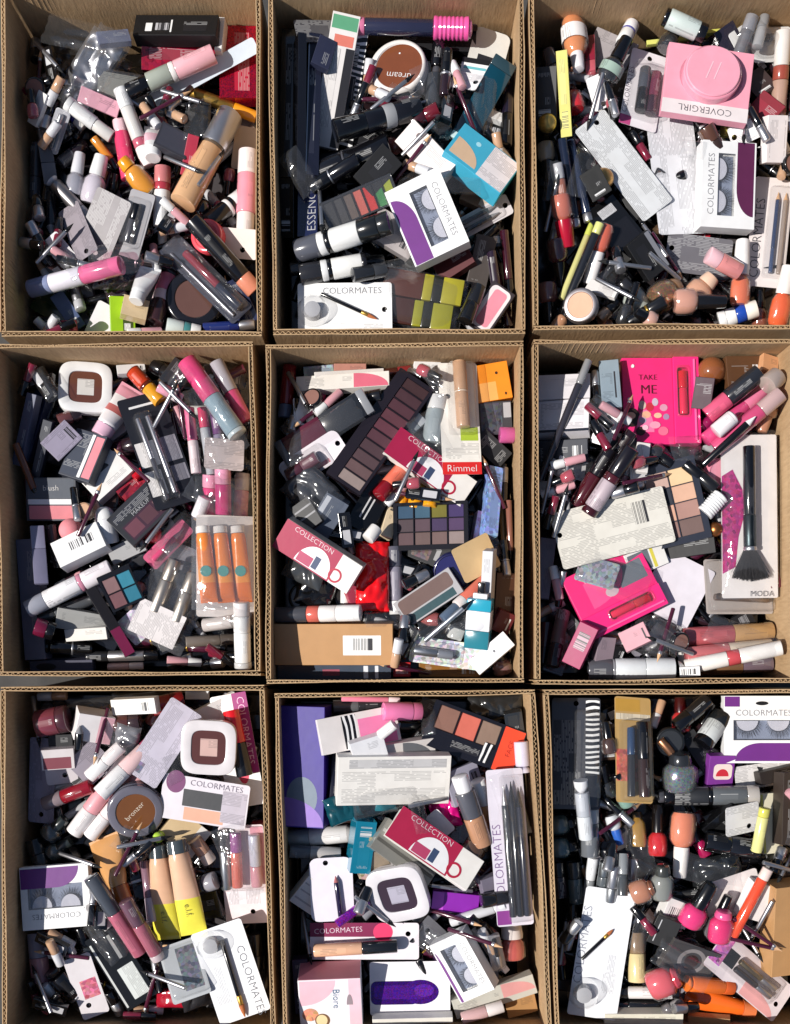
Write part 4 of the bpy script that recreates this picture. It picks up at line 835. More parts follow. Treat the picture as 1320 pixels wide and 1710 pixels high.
I('carton', 1265, 110, 1290, 150, 40, 'dark brown small carton above the wine red one', c='3a2c2a', t=16)
I('carton', 1205, 215, 1245, 212, 22, 'small yellow carton below the pink powder pack', c='d8cc6a', t=14)
I('stick', 1180, 205, 1205, 240, 28, 'dark brown gloss under the pink powder pack', spec='body .6 5a3a2c 1 g;cap .4 3a2a24 1 g')
I('stick', 1235, 245, 1275, 215, 20, 'black and silver lipstick beside the small yellow carton', spec='cap .5 k;band .1 s 1 m;base .4 k')
I('stick', 1252, 265, 1290, 240, 18, 'black lipstick with a white ring near the white printed carton', spec='cap .45 k;band .1 w;base .45 141414')
I('carton', 1292, 265, 1290, 195, 36, 'white printed carton near the right wall', c='ece4e4', t=20, deco=(('r', -.4, -.4, .4, .4, 'ece4e4', 'P'),))
I('ball', 995, 293, 1030, 293, 36, 'shiny gold domed cap beside the long printed card', c='d8a868', c2='gold', fin='m')
I('carton', 985, 280, 1010, 320, 34, 'black shadowed carton under the gold domed cap', c='141414', t=14)
I('carton', 1002, 342, 1066, 432, 58, 'black palette carton with a white lettered block', c='141416', t=22, fin='p', deco=(('r', -.4, -.2, -.25, .3, 'lg', 'P'), ('r', -.1, -.4, .4, .4, '1c1c20', 'p', 'lid_panel')))
I('carton', 1058, 398, 1100, 450, 44, 'black carton with silver side under the gold rosette card', c='101012', t=22, deco=(('r', -.48, .3, .48, .48, '7a7c84'), ('r', -.3, -.3, .3, .1, '1a1a1e', 'P')))
I('carton', 1055, 310, 1082, 355, 44, 'black star shaped card back behind the printed leaflets', c='19191b', t=8)
I('card', 1078, 388, 1122, 384, 46, 'black card with a gold rosette cap below the leaflets', c='141414', deco=(('d', -.3, -.32, .32, .32, '3a2a22'),), in_=((-.2, -.2, .25, .2, 24, 'dome 1 e0b48c 1 m'),), t=18)
I('polish', 1015, 372, 992, 465, 36, 'coral nail polish with a glossy white cap beside the neon pencil', c='e0694c', cap='f0ecec', bl=.48, cap_r=.7)
I('polish', 930, 395, 945, 470, 34, 'wine nail polish by the shaded wall', c='5a1018', cap='k')
I('polish', 915, 470, 920, 540, 36, 'mauve brown nail polish in the corner of the box', c='8c5048', cap='k')
I('stick', 990, 368, 936, 500, 11, 'neon yellow pencil lying diagonally above the open compact', spec='cap .16 c8d060;body .84 d0cc88')
I('stick', 1000, 378, 930, 545, 15, 'black pencil with a pale yellow stripe beside the neon one', spec='cap .1 d8d888;body .9 22242a')
I('polish', 925, 548, 960, 500, 24, 'gold capped small bottle by the corner', c='c89068', cap='k')
I('compact', 945, 512, 1000, 512, 62, 'open silver compact with beige powder', c='b8b0b0', fin='m', pan='dcb094', pfin='x', k=.72, tilt=(.3, .1))
I('stick', 1000, 530, 1030, 500, 20, 'champagne lip stick behind the open silver compact', spec='body .5 c8a890 1 m;cap .5 k')
I('polish', 1075, 515, 1032, 468, 48, 'silver grey nail polish with a square shoulder', c='b8c0b8', cap='2a2a2e', bl=.7, flat=.7)
I('polish', 1040, 535, 1062, 470, 24, 'black polish lying behind the silver grey one', c='101014', cap='k')
I('polish', 1085, 505, 1128, 470, 54, 'bronze glitter nail polish near the peach one', c='a8794c', cap='8a6a50', fin='glit', bl=.8)
I('stick', 1055, 530, 1112, 498, 22, 'black ended lipstick across the bronze glitter polish', spec='cap .5 k;band .06 gold 1 m;base .44 1a1a1c')
I('polish', 1160, 498, 1195, 460, 50, 'peach beige nail polish lying on its side', c='dca484', cap='e2c0a8', bl=.7)
I('polish', 1128, 495, 1216, 495, 44, 'rosy beige nail polish with a long black cap', c='dba08a', cap='17171a', bl=.46, cap_r=.55)
I('polish', 1095, 535, 1060, 520, 30, 'pale pink nail polish by the box rim', c='d8a898', cap='k')
I('polish', 1155, 532, 1120, 520, 30, 'amber brown nail polish by the box rim', c='b07850', cap='k')
I('polish', 1270, 545, 1268, 480, 30, 'brown nail polish beside the orange one with a white cap', c='8c4a30', cap='k')
I('carton', 1150, 392, 1185, 398, 28, 'red carton end peeking out below the lash carton', c='c0142c', t=16)
I('card', 1275, 480, 1300, 290, 64, 'pencil card lettered along its spine beside the lash carton', c='ddd4d2', t=12, bub=(-.42, -.46, .42, .1), in_=((-.38, -.12, .36, -.12, 8, 'cap .3 3a4a6c;body .6 2a3a5c;point .1 tan'), (-.38, -.32, .36, -.32, 8, 'body .9 9a8a80;point .1 tan')), txt=(('COLORMATES', -.06, .3, .72, 0, '3a3a40'),))
I('card', 1112, 420, 1222, 432, 62, 'dark grey hang card with pink gloss beside the coral polish', c='6c6a70', fin='Pd', hole=(-.42, .1), tilt=(-.06, .12))
I('stick', 1228, 460, 1172, 436, 28, 'rose pink gloss with a pale cap on the dark grey hang card', spec='body .65 d88a88 1 g;cap .35 f0c0c8')
I('card', 1118, 185, 1140, 392, 82, 'large white printed leaflet beneath the lash carton', c='e4e4e8', fin='P', hole=None)
I('card', 984, 200, 1100, 352, 62, 'long grey white printed hang card with a hole', c='d4d6d8', fin='P', hole=(-.44, .12), tilt=(0, 0))
I('lash', 1210, 382, 1213, 240, 92, 'white lash carton with plum swoosh over the leaflets', t=30, sc='5a2048')
I('card', 1070, 200, 1098, 62, 66, 'white blister card with two dark lipsticks beside the pink powder pack', c='ece6ea', t=24, hole=(.42, 0), bub=(-.4, -.42, .3, .4), deco=(('r', -.5, .2, -.38, .5, 'c04a84'),), in_=((-.33, .05, .22, .1, 20, 'base .5 k;cap .5 4a4c54'), (-.33, -.22, .2, -.2, 20, 'base .4 3a2430;cap .6 6a2a40 1 g')), txt=(('COLORMATES', -.05, .42, .6, 0, '4a3a50'),))
I('powderpack', 1258, 143, 1114, 122, 126, 'big pink square powder pack with a raised round pot', over=.006)
I('polish', 1233, 508, 1238, 398, 36, 'coral nail polish with a tall white cap standing upright', c='ea7a54', cap='f4f0ee', bl=.47, cap_r=.72)
I('stick', 1202, 532, 1262, 516, 28, 'white bottle with a blue ring at the box rim', spec='cap .2 w;body .25 w;band .25 2048a8;end .3 f0e8dc')
I('polish', 1300, 535, 1312, 440, 38, 'vivid orange nail polish with a white cap', c='f0642c', cap='ece4de', bl=.55, cap_r=.66)
# ---- carton 4
for k, (a, b, c_, d, w_, lb) in enumerate(((78, 655, 42, 770, 26, 'navy blue slim carton along the shaded wall'), (62, 660, 30, 775, 18, 'blue grey slim carton beside the navy one'), (85, 700, 55, 790, 16, 'dark blue pencil case under the navy slim carton'))):
    I('carton', a, b, c_, d, w_, lb, c=('1c2444', '50546c', '181e30')[k], t=20, deco=(('r', -.4, -.2, .4, .2, ('1c2444', '50546c', '181e30')[k], 'P'),))
I('stick', 40, 800, 48, 860, 14, 'wine red thin tube in the shaded corner', spec='body .6 5a1420 1 g;cap .4 k')
I('stick', 30, 740, 60, 830, 12, 'rusty brown pencil along the shaded wall', spec='body .8 6a3a24;point .2 k')
I('carton', 195, 612, 240, 606, 16, 'white carton end at the carton wall behind the amber capsule', c='e2e2e2', t=14)
I('stick', 255, 605, 290, 625, 24, 'black compact edge behind the amber capsule', spec='cap .5 k;base .5 141418')
I('carton', 340, 612, 410, 622, 30, 'dark slate carton in the shaded top corner', c='2a2e36', t=14)
I('carton', 78, 752, 118, 712, 40, 'lilac printed carton under the blush pack', c='a49cb0', fin='P', t=16)
I('stick', 96, 705, 130, 690, 22, 'dusky brown gloss below the white square compact', spec='body .6 6a4040 1 g;cap .4 2a2024')
I('sqcompact', 97, 645, 183, 647, 88, 'white rounded compact with brown window and paper label beside an amber capsule', pan='6a4034', c='eeeeee')
I('stick', 222, 618, 272, 672, 26, 'red and amber glossy capsule', spec='dome .01 b02010;cap .45 c03a18 1 g;ring .08 5a1808 1.02 g;body .46 e09a20 1 g')
I('carton', 275, 640, 300, 600, 30, 'clear plastic clip pack in the top of the box', c='3a3c40', t=14, fin='g')
I('stick', 262, 640, 300, 660, 18, 'pale pink tube end beside the clear clip pack', spec='body .6 e8a0b4;cap .4 e2d8da')
I('stick', 190, 750, 235, 740, 30, 'plum glitter pot between the cartons', spec='body .5 4a2030 1 glit;cap .5 2a1a20')
I('carton', 165, 740, 205, 705, 30, 'white slim carton under the pink crimped tube', c='ece6ea', t=14)
I('squeeze', 162, 728, 213, 640, 44, 'white squeeze tube with rose ring and pink crimped end', secs=((.3, 'f2ecee'), (.46, 'c06a68'), (.72, 'f0ecec'), (1, 'eba8b8')), cap='e8bcd0')
I('carton', 150, 822, 206, 770, 58, 'white carton with grey stripe beside the blush pack', c='e8e6e4', t=24, deco=(('r', -.1, -.4, .4, -.1, 'e8e6e4', 'P'), ('Q', -.48, .1, .2, .49, '4a4a4c')))
I('carton', 205, 835, 240, 800, 24, 'wine patterned carton behind the black eye palette', c='8a2434', fin='mix', t=16)
I('stick', 222, 800, 242, 778, 14, 'thin bright red liner by the silver pen pack', spec='body .7 c81828;cap .3 k')
I('stick', 180, 900, 172, 842, 34, 'white domed tube behind the black eye palette', spec='body .7 e6e6ea;dome .3 w')
I('carton', 112, 752, 168, 771, 84, 'blush pack with slate label, white stripe and pink powder', c='3a3e4a', t=22, deco=(('r', -.47, -.46, .04, .46, '3c4250', 'P'), ('r', .06, -.46, .16, .46, 'eeeeee'), ('r', .2, -.44, .46, .44, 'e08a94', 'x', 'powder_pan')))
I('carton', 88, 797, 88, 868, 84, 'second blush pack with slate top and pink powder below', c='353944', t=22, deco=(('r', -.46, -.46, -.02, .46, '3c4452'), ('r', .0, -.46, .12, .46, 'e8e8ea'), ('r', .15, -.44, .46, .44, 'd8848c', 'x', 'powder_pan')), txt=(('blush', -.26, 0, .3, 90, 'w2'),))
I('compact', 138, 858, 166, 858, 28, 'tiny tan pot beside the second blush pack', c='b08a6c', pan='c8a080', t=14)
I('ball', 90, 878, 128, 878, 40, 'soft pink sponge ball under the white barcode carton', c='e89098', fin='x', c2='e89098')
I('carton', 30, 900, 42, 1100, 36, 'long lilac grey carton along the shaded wall', c='6c6c80', t=30)
I('stick', 55, 880, 66, 978, 22, 'lilac grey lipstick case next to the long carton', spec='cap .4 8a88a0;base .6 7a7890', sq=True)
I('stick', 76, 868, 84, 940, 18, 'dark textured tube beside the lilac grey case', spec='body .5 3a3638;cap .5 2a2a2c')
I('stick', 92, 940, 108, 905, 12, 'dull silver pencil in the shade', spec='body .8 6a6a70 1 m;point .2 k')
I('film', 190, 935, 240, 905, 60, 'dark crumpled wrapper behind the white barcode carton', c='3a3a3e', fin='foil', seed=4, t=20)
I('carton', 184, 930, 240, 905, 28, 'grey folded card between the barcode carton and the red cap', c='9a9a9c', t=10)
I('ball', 232, 893, 262, 893, 32, 'small red domed cap beside the pink liner pack', c='c8142a', c2='red')
I('card', 245, 940, 308, 872, 30, 'clear pink liner pack beside the red cap', c='e06a90', bub=(-.45, -.42, .45, .42), t=12, in_=((-.4, 0, .4, 0, 10, 'body .7 e84a80;point .3 f0b0c0'),))
I('carton', 200, 892, 278, 812, 62, 'black eye palette carton with white name lines', c='22242c', t=22, deco=(('r', -.45, .2, .45, .4, '2a2c38', 'P'), ('r', -.42, -.42, .42, .05, '4a3440', 'p', 'window'), ('r', -.4, -.35, -.16, 0, '6a3a48'), ('r', -.12, -.35, .12, 0, '54303c'), ('r', .16, -.35, .4, 0, '7a5a5c')), txt=(('MAKEUP', 0, .12, .34, 0, 'lg'),))
I('card', 226, 655, 296, 842, 74, 'black pen pack with white labels and two silver pens', c='1a1c26', t=20, deco=(('r', -.42, -.3, -.4, .35, 'w'), ('r', -.1, -.46, .12, -.04, 'e6e2e0', 'P', 'label'), ('r', .16, -.46, .38, -.1, 'ece8e6', 'P', 'label'), ('r', -.1, .1, .12, .46, '9a98a2', 'P', 'label'), ('r', .16, .12, .3, .46, '8a8892', 'P', 'label')), in_=((-.3, .02, .4, .02, 9, 'body .8 c8c8ce 1 m;cap .2 s 1 m'), (-.3, -.2, .44, -.2, 9, 'body .5 b8b8c0 1 m;cap .5 3a3a44')), bub=(-.34, -.3, .46, .12), over=.005)
I('carton', 98, 935, 174, 898, 46, 'white carton with a barcode and shaded side', c='f0efee', t=34, tilt=(0, -.22), deco=(('r', -.2, -.1, .34, .22, 'f4f4f4', 'B'),))
I('stick', 150, 1000, 65, 1035, 20, 'grey pencil tube beneath the pink banded white tubes', spec='body .7 5a5c60;cap .3 3a3a3c')
I('stick', 150, 995, 190, 965, 26, 'white lip balm with pink end beside the barcode carton', spec='body .5 f0ecee;end .5 f0a8c8')
I('stick', 48, 1022, 186, 952, 30, 'white printed gloss tube with a frosted grey end', spec='cap .22 9a9ca8 1 g;label .4 f4f2f4 1 P;ring .05 d08aa0;body .33 f0e8ec')
I('carton', 95, 1028, 180, 1042, 34, 'light grey carton below the white gloss tube', c='a4a4a2', t=14)
I('carton', 110, 1058, 182, 1054, 20, 'white long carton below the light grey one', c='dcd8d2', t=14)
I('stick', 55, 1040, 85, 1050, 30, 'dark magenta pot beside the long lilac carton', spec='body .6 701838 1 g;cap .4 k')
I('stick', 78, 1078, 150, 1082, 24, 'glossy black lipstick near the bottom rim', spec='dome .1 k;cap .45 k 1 g;band .05 s 1 m;base .4 101012 1 g')
I('stick', 145, 1095, 265, 1092, 18, 'silver and black liner pen near the bottom rim', spec='cap .3 2a2a2c;body .5 c8c4c4 1 m;end .2 k')
I('stick', 180, 1114, 240, 1112, 13, 'peach pencil at the bottom rim', spec='body .6 e0b0a0;cap .4 e8d0c4')
I('carton', 52, 1108, 156, 1106, 20, 'slate carton with a dark oval cut-out at the rim', c='4a4a5c', t=24, deco=(('d', -.4, -.3, -.08, .3, '14141a'),))
I('palette', 172, 992, 224, 968, 62, 'small palette with mauve and bright teal pans', n=(2, 2), cols='7a5258 2a7890 8a6a6c 3488a0', mg=(.06, .05, .04, .12))
I('carton', 152, 982, 210, 1092, 18, 'black and magenta striped slim case', c='17141a', t=14, deco=(('r', .1, -.48, .49, .48, '7c1c4a'),))
I('card', 205, 1060, 250, 1020, 50, 'white crinkled card with violet print near the clear stick pouch', c='d8d0e0', fin='mix')
I('pouch', 250, 1075, 322, 918, 104, 'clear pouch of two champagne sticks with a white insert', seed=21, t=26, card=((-.46, -.36, -.12, .42, 'e4dede', 'P', 22),), in_=((-.2, .16, .34, .2, 24, 'body .6 d6ccc0 1 m;cap .4 c8beb2 1 m'), (-.2, -.22, .3, -.16, 24, 'body .6 d6ccc0 1 m;cap .4 c8beb2 1 m')), over=.004)
I('film', 300, 900, 330, 1000, 60, 'shiny clear wrapping beside the champagne stick pouch', seed=31, t=24)
I('stick', 410, 600, 320, 640, 16, 'wine pencil in the top corner of the carton', spec='body .8 5a2030;point .2 k')
I('film', 320, 690, 425, 690, 180, 'crumpled clear bag over pink glosses', seed=17, t=30, freq=38)
for k in range(3): I('stick', 330+k*22, 790, 318+k*20, 680, 17, ('clear gloss with a pink base in the clear bag', 'grey clear gloss in the clear bag beside the pink-based one', 'violet clear gloss next to the grey clear gloss')[k], spec=('body .5 d8c8cc 1 g;base .5 e06a94 1 g', 'body .7 a8aab0 1 g;base .3 c83a60 1 g', 'body .6 8a8098 1 g;base .4 6a3a70 1 g')[k])
I('stick', 345, 860, 350, 790, 26, 'hot pink gloss in the clear bag above the orange tubes', spec='body .7 e0387c 1 g;cap .3 f0a0bc 1 g')
I('stick', 372, 865, 374, 785, 26, 'magenta gloss in the clear bag above the orange tubes', spec='body .7 c82a74 1 g;cap .3 e8a0bc 1 g')
I('stick', 398, 862, 402, 790, 24, 'frosted rose gloss beside the magenta gloss', spec='body .6 d87a98 1 g;cap .4 d8d0d4 1 g')
I('stick', 330, 860, 345, 828, 24, 'white cap lying on the clear bag', spec='cap 1 e8e2e6')
I('card', 345, 760, 408, 762, 52, 'grey lilac paper tag on the clear bag', c='c4b8b8', fin='P')
I('stick', 425, 700, 375, 600, 26, 'rose pink gloss lying behind the long pink and blue stick', spec='body .5 c84a72 1 g;cap .5 a8a4ac 1 g')
I('stick', 308, 602, 396, 728, 34, 'long pink to blue grey stick in the clear bag', spec='cap .5 d44478 1 g;body .45 8aa0ac 1 g;end .05 b8c4c8')
I('film', 325, 830, 425, 830, 70, 'gathered clear bag end above the orange tubes', seed=23, t=24)
I('card', 330, 945, 428, 945, 170, 'white lining sheet behind the orange tubes', c='e4dcd8')
for k in range(3):
    I('squeeze', 338+k*29, 878, 348+k*29, 1004, 29, ('orange sample tube with teal dot beside the crinkled clear wrapping', 'middle orange sample tube with teal dot', 'orange sample tube with teal dot against the carton wall')[k], secs=((.5, 'ff8c10'), (.72, 'ffa030'), (1, 'f07808')), cap='f2ece6', cf=.1, cap_r=.86, tdeco=(('d', .55, 19, '3a9a94'),), tilt=(-.02, 0), cat='tube', pc=60)
I('pouch', 378, 1018, 378, 862, 104, 'clear bag holding three orange sample tubes', seed=41, t=14, amp=.002, tilt=(0, 0))
I('stick', 340, 1040, 425, 1030, 22, 'grey white tube under the orange tubes', spec='body .6 c0b8b4;cap .4 8a8480')
I('stick', 310, 1075, 400, 1068, 18, 'taupe pencil case below the orange tubes', spec='body .6 7a7068;cap .4 5a524c')
I('stick', 401, 1002, 400, 1112, 27, 'white printed bottle standing at the bottom rim', spec='cap .2 e0d8d6 1 g;label .25 e8e6e4 1 P;body .45 f0f0ee;base .1 c8c8c8 1.05')

# ---- carton 5
I('stick', 484, 610, 476, 698, 24, 'dark red tube standing in the shaded corner', spec='body .75 8c0f1e 1 g;cap .25 6a7088')
I('carton', 500, 680, 494, 720, 28, 'steel blue carton end beside the dark red tube', c='6a7690', t=16)
I('carton', 508, 612, 558, 608, 24, 'grey printed carton at the top wall', c='8a96a4', fin='mix', t=16)
I('carton', 558, 606, 612, 606, 20, 'dusty rose carton at the top wall', c='b07a6c', t=20)
I('carton', 525, 628, 640, 618, 14, 'flat white carton behind the pink and white one', c='d8d2cc', t=12)
I('stick', 640, 610, 685, 602, 18, 'dark brown gloss behind the plum palette', spec='body .5 4a2018 1 g;cap .5 8a2a2c')
I('carton', 690, 605, 735, 606, 24, 'small white carton at the top wall beside the hang pack', c='e6e6e6', t=18)
I('stick', 536, 655, 532, 695, 20, 'magenta lip tube end', spec='cap .6 e02a68;body .4 8a1838 1 g')
I('carton', 496, 645, 652, 638, 26, 'white slim carton with a rose pink end', c='e4dfd8', t=20, deco=(('r', -.4, -.3, .1, .3, 'e4dfd8', 'P'), ('Q', .12, -.48, .49, .48, 'd86a80')))
I('stick', 590, 660, 640, 655, 22, 'black round lipstick behind the clear lip case', spec='cap .6 k;base .4 18181c')
I('stick', 464, 755, 612, 668, 44, 'clear square gloss case, plum at one end and black at the other', spec='base .08 5a5c60 1 g;body .42 5a1c2e .98 g;cap .42 26282c .98 g;end .08 8a8c90 1 g', sq=True, flat=.7)
I('card', 472, 792, 572, 735, 46, 'white hang card with a plum blister', c='ece4ea', cr=12, hole=(.42, 0), t=20, bub=(-.48, -.42, .2, .42), in_=((-.42, 0, .1, 0, 24, 'body .5 4a2430 1 g;cap .5 6a4a54 1 g'),), deco=(('r', -.2, -.4, .2, -.25, 'c86a80'),))
I('film', 490, 790, 560, 860, 70, 'dark smoky wrapper below the plum blister', c='3a3c42', fin='foil', seed=14, t=24)
I('carton', 585, 790, 640, 740, 40, 'black glossy carton under the plum palette', c='141216', t=14, fin='g')
I('stick', 645, 742, 700, 690, 40, 'clear empty case beside the plum palette', spec='body .8 8a9298 1 g;cap .2 b0b4b8 1 g', sq=True, flat=.4)
I('stick', 720, 740, 730, 660, 36, 'clear tube behind the white hang pack', spec='body .7 9aa4a8 1 g;cap .3 c8c8c8 1 g')
I('carton', 805, 622, 864, 612, 62, 'bright orange carton at the top right corner', c='ee8c16', t=30, deco=(('r', -.49, -.49, .1, .0, 'f2ac5c'), ('d', .12, .18, .2, .26, '3a2008'), ('d', .3, -.4, .36, -.32, '3a2008')))
I('carton', 808, 700, 862, 696, 54, 'black and grey printed carton below the orange one', c='3a3a40', t=20, deco=(('r', -.45, -.45, .2, .45, '4a4a50', 'mix'), ('r', .25, .0, .48, .45, 'b0b0b4')))
I('stick', 838, 722, 862, 722, 26, 'pink cap beside the black and grey printed carton', spec='cap 1 c85a94')
I('carton', 835, 760, 858, 735, 60, 'black label carton by the wall', c='1c1c1e', t=16, deco=(('r', -.3, -.4, .3, .4, '1c1c1e', 'P'),))
for k in range(3): I('stick', 838+k*11, 835, 842+k*11, 935, 10, ('gold pencil standing along the wall', 'tan pencil beside the gold one', 'rosy brown pencil at the wall')[k], spec='body .85 %s;point .15 k' % ('a08050', 'b08a6a', '8a5a4c')[k])
I('carton', 850, 955, 846, 1032, 34, 'brown carton with gold print by the wall', c='4a2a1a', t=20, deco=(('r', -.4, -.3, .2, .3, '4a2a1a', 'P'),))
I('carton', 835, 1030, 862, 1040, 36, 'wine red carton below the brown one', c='5a1018', t=16)
I('carton', 798, 912, 808, 858, 30, 'pink and white patterned carton beside the dark quad palette', c='d8b4d0', fin='mix', t=20)
I('carton', 812, 900, 824, 782, 24, 'blue and violet patterned slim carton', c='7a94c8', fin='mix', t=24)
I('stick', 660, 912, 663, 1026, 24, 'lilac grey tube with a white base', spec='cap .3 5a5a66;body .5 8a8694;base .2 e8e8e8')
I('carton', 690, 905, 760, 935, 50, 'black open tray with clips below the quad palette', c='1c1c20', t=16, deco=(('r', -.4, -.4, .0, .3, '6a5a5c', 'mix'), ('r', .1, -.3, .2, .4, '9a9a9c')))
I('compact', 725, 952, 790, 952, 64, 'deep navy round compact beside the kraft flap', c='20204a', pan='28285c', k=.85)
I('card', 765, 948, 826, 915, 60, 'plain tan card leaning beside the navy compact', c='d8b888')
I('carton', 822, 915, 818, 1045, 17, 'tall white grey carton edge by the tan card', c='c8c8cc', t=34)
I('film', 500, 960, 560, 980, 90, 'black glossy crumpled wrapper in the shade', c='141416', fin='foil', seed=19, t=36)
I('film', 480, 930, 545, 960, 60, 'dark grey crumpled wrapper beside the black one', c='3c3e40', fin='foil', seed=29, t=30)
I('stick', 577, 965, 577, 1012, 16, 'thin white tube standing on the red bagged item', spec='body 1 eeeeea')
I('carton', 578, 1000, 604, 990, 40, 'rose red carton beside the red bag', c='a83a50', t=16)
I('film', 622, 900, 622, 1020, 56, 'bright red crumpled foil bag', c='f0141c', fin='foil', seed=6, t=44, pc=97, freq=60)
I('stick', 615, 905, 630, 885, 22, 'white cap above the red foil bag', spec='cap 1 f0ece8')
I('carton', 525, 890, 565, 830, 40, 'slate blue carton with white print', c='5a6272', t=14, deco=(('r', -.45, .25, .45, .45, 'c8ccd4'), ('r', -.3, -.3, .3, .1, '5a6272', 'P')))
I('carton', 500, 870, 530, 850, 50, 'dark card with white lines in the shade', c='1a1a1e', t=10, deco=(('r', -.45, .2, .45, .26, 'g'), ('r', -.45, -.1, .45, -.04, 'g')))
I('carton', 592, 885, 640, 800, 44, 'black carton with double white stripes', c='121214', t=20, fin='p', deco=(('r', -.3, .12, .1, .18, 'd8d8d8'), ('r', -.3, -.05, .1, .01, 'd8d8d8')))
I('stick', 628, 830, 672, 775, 26, 'coral lip crayon in a wine red base', spec='base .35 8a1420;body .5 e8745c;dome .15 f08a70')
for k in range(3): I('stick', 668+k*24, 850, 676+k*24, 808, 24, ('amber yellow bottle beside the coral lip crayon', 'amber yellow bottle, middle one of three', 'amber bottle next to the maroon and white carton')[k], spec='body .7 f0a41c 1 g;cap .3 f4d070', group='small amber bottles')
I('carton', 640, 900, 655, 840, 20, 'cream slim carton left of the quad palette', c='e8d2b0', t=20)
I('palette', 573, 812, 697, 632, 68, 'long eye palette with ten plum shades', n=(10, 1), cols='8c7c78 5e4648 4a343a 432c34 4c2834 582a38 522834 46222e 3c1e28 34181e', mg=(.02, .06, .03, .26), c='221c22', t=16, over=.004)
I('carton', 652, 738, 780, 826, 52, 'maroon and white carton with half moon print beside amber bottles', c='eeeae4', t=20, deco=(('r', -.5, -.5, .24, .5, 'a81c48'), ('D', -.22, -.46, .22, .26, 'f0eef0'), ('r', -.2, -.44, -.02, -.12, 'b84468'), ('r', -.01, -.4, .06, .0, '3a4a6c'), ('o', .2, -.44, .36, .02, 'b82040')), txt=(('COLLECTION', -.12, .38, .5, 0, 'f0d8de'),))
I('card', 736, 696, 802, 694, 192, 'white hang pack with a beige concealer and red name strip', c='ece8e0', t=26, hole=(-.28, .2), deco=(('r', -.5, -.5, .5, -.39, 'd82422'), ('r', .0, -.2, .45, -.08, 'a8c038', 'P'), ('r', -.4, -.36, .45, -.22, 'ece8e0', 'P')), in_=((.02, .49, .05, -.1, 24, 'cap .45 c09878;ring .03 e0c8b0;body .52 c8a080'),), bub=(-.3, -.15, .4, .49), txt=(('Rimmel', 0, -.445, .74, 0, 'w'),), over=.006)
I('palette', 660, 880, 784, 878, 80, 'dark palette with blue, olive, purple and mauve pans', n=(4, 3), cols='5a4448 64504e 6c5654 8a7a78 4a3c42 54404a 3c2c50 4a3458 2c4a64 34566c 6a6420 3a2a5c', mg=(.05, .1, .05, .06), c='1a181c', t=20, over=.003)
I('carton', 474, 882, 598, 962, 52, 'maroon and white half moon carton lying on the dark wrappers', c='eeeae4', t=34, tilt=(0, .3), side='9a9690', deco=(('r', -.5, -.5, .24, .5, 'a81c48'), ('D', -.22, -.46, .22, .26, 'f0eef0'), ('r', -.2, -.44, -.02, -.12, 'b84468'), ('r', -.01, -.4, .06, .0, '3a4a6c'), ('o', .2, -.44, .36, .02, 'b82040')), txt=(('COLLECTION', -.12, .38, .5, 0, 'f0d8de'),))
I('carton', 672, 1028, 764, 968, 48, 'open taupe powder case with a silver edge', c='9a989c', t=14, deco=(('R', -.45, -.1, .45, .44, '6a5450', 'x', 'powder_pan'), ('r', -.44, -.44, .4, -.16, '2c4a50', 'p', 'tray')))
I('stick', 755, 1060, 762, 1042, 24, 'little white box under the coral crayon', spec='body 1 dcdcd8', sq=True)
I('stick', 735, 1035, 810, 965, 22, 'coral lip crayon with a blue grey barrel', spec='barrel .32 5a6a80 .8 g;band .16 e8dcd8;body .44 d8705c;dome .08 e08068', over=.002)
I('stick', 710, 1068, 790, 1000, 9, 'slim silver pencil parallel to the coral crayon', spec='body .8 c0c4cc 1 m;point .2 k')
r_ = I('stick', 808, 970, 802, 1078, 40, 'teal and white bottle with a black window', spec='cap .16 k .3;neck .08 e8e8ea .6;shoulder .18 2aa0bc;body .3 ececf0;base .28 2a7c8c', sq=True, flat=.6)
L_, w_, T_ = DIM[r_.name]; part(r_, 'window_label', bbox(.0*L_, .16*L_, -.28*w_, .22*w_, T_*.5, T_*.6+.0004, .0002), M('1a2a2e', 'c'))
I('stick', 462, 1022, 606, 1020, 27, 'grey tube with a red ring and white cap above the kraft box', spec='body .38 4a4a50;ring .14 d86a5c;body2 .2 f0eae6;cap .28 f4f2f0')
I('carton', 458, 1070, 655, 1070, 68, 'plain kraft box with a white barcode sticker', cat='kraft box', name='kraft_box', c='kraft', t=42, deco=(('r', .08, -.26, .4, .22, 'efeeec', 'c', 'sticker'), ('r', .15, -.14, .33, .15, 'efeeec', 'B')))
I('carton', 462, 1119, 652, 1117, 26, 'long slate blue pack at the rim below the kraft box', c='4a5464', t=22, fin='g', deco=(('r', -.1, -.2, .05, .2, '9a4a5c'), ('r', .26, -.4, .3, .4, 'e0e4ec'), ('r', .36, -.4, .39, .4, 'e0e4ec')))
I('carton', 657, 1118, 686, 1118, 24, 'small red and white carton at the rim', c='b8141c', t=22, deco=(('r', -.35, -.3, .35, .25, 'd89a98', 'mix'),))
I('carton', 700, 1120, 802, 1120, 26, 'dark gold carton at the rim', c='8a5a10', t=18)
I('polish', 850, 1125, 838, 1075, 34, 'mauve nail polish behind the small white carton', c='8a6060', cap='k')
I('card', 686, 1082, 806, 1098, 44, 'clear hang pack with silver print at the bottom', c='c4c4ca', fin='mix', t=14, hole=(.42, -.02), bub=(-.48, -.4, .2, .4), in_=((-.45, 0, .1, 0, 16, 'body .6 b0b4bc 1 m;cap .4 7a7e88'),))
I('carton', 806, 1116, 864, 1066, 30, 'small white carton leaning at the rim corner', c='f0f0f2', t=22, tilt=(.1, -.1), deco=(('d', .05, -.1, .1, .06, '6a6a70'),))

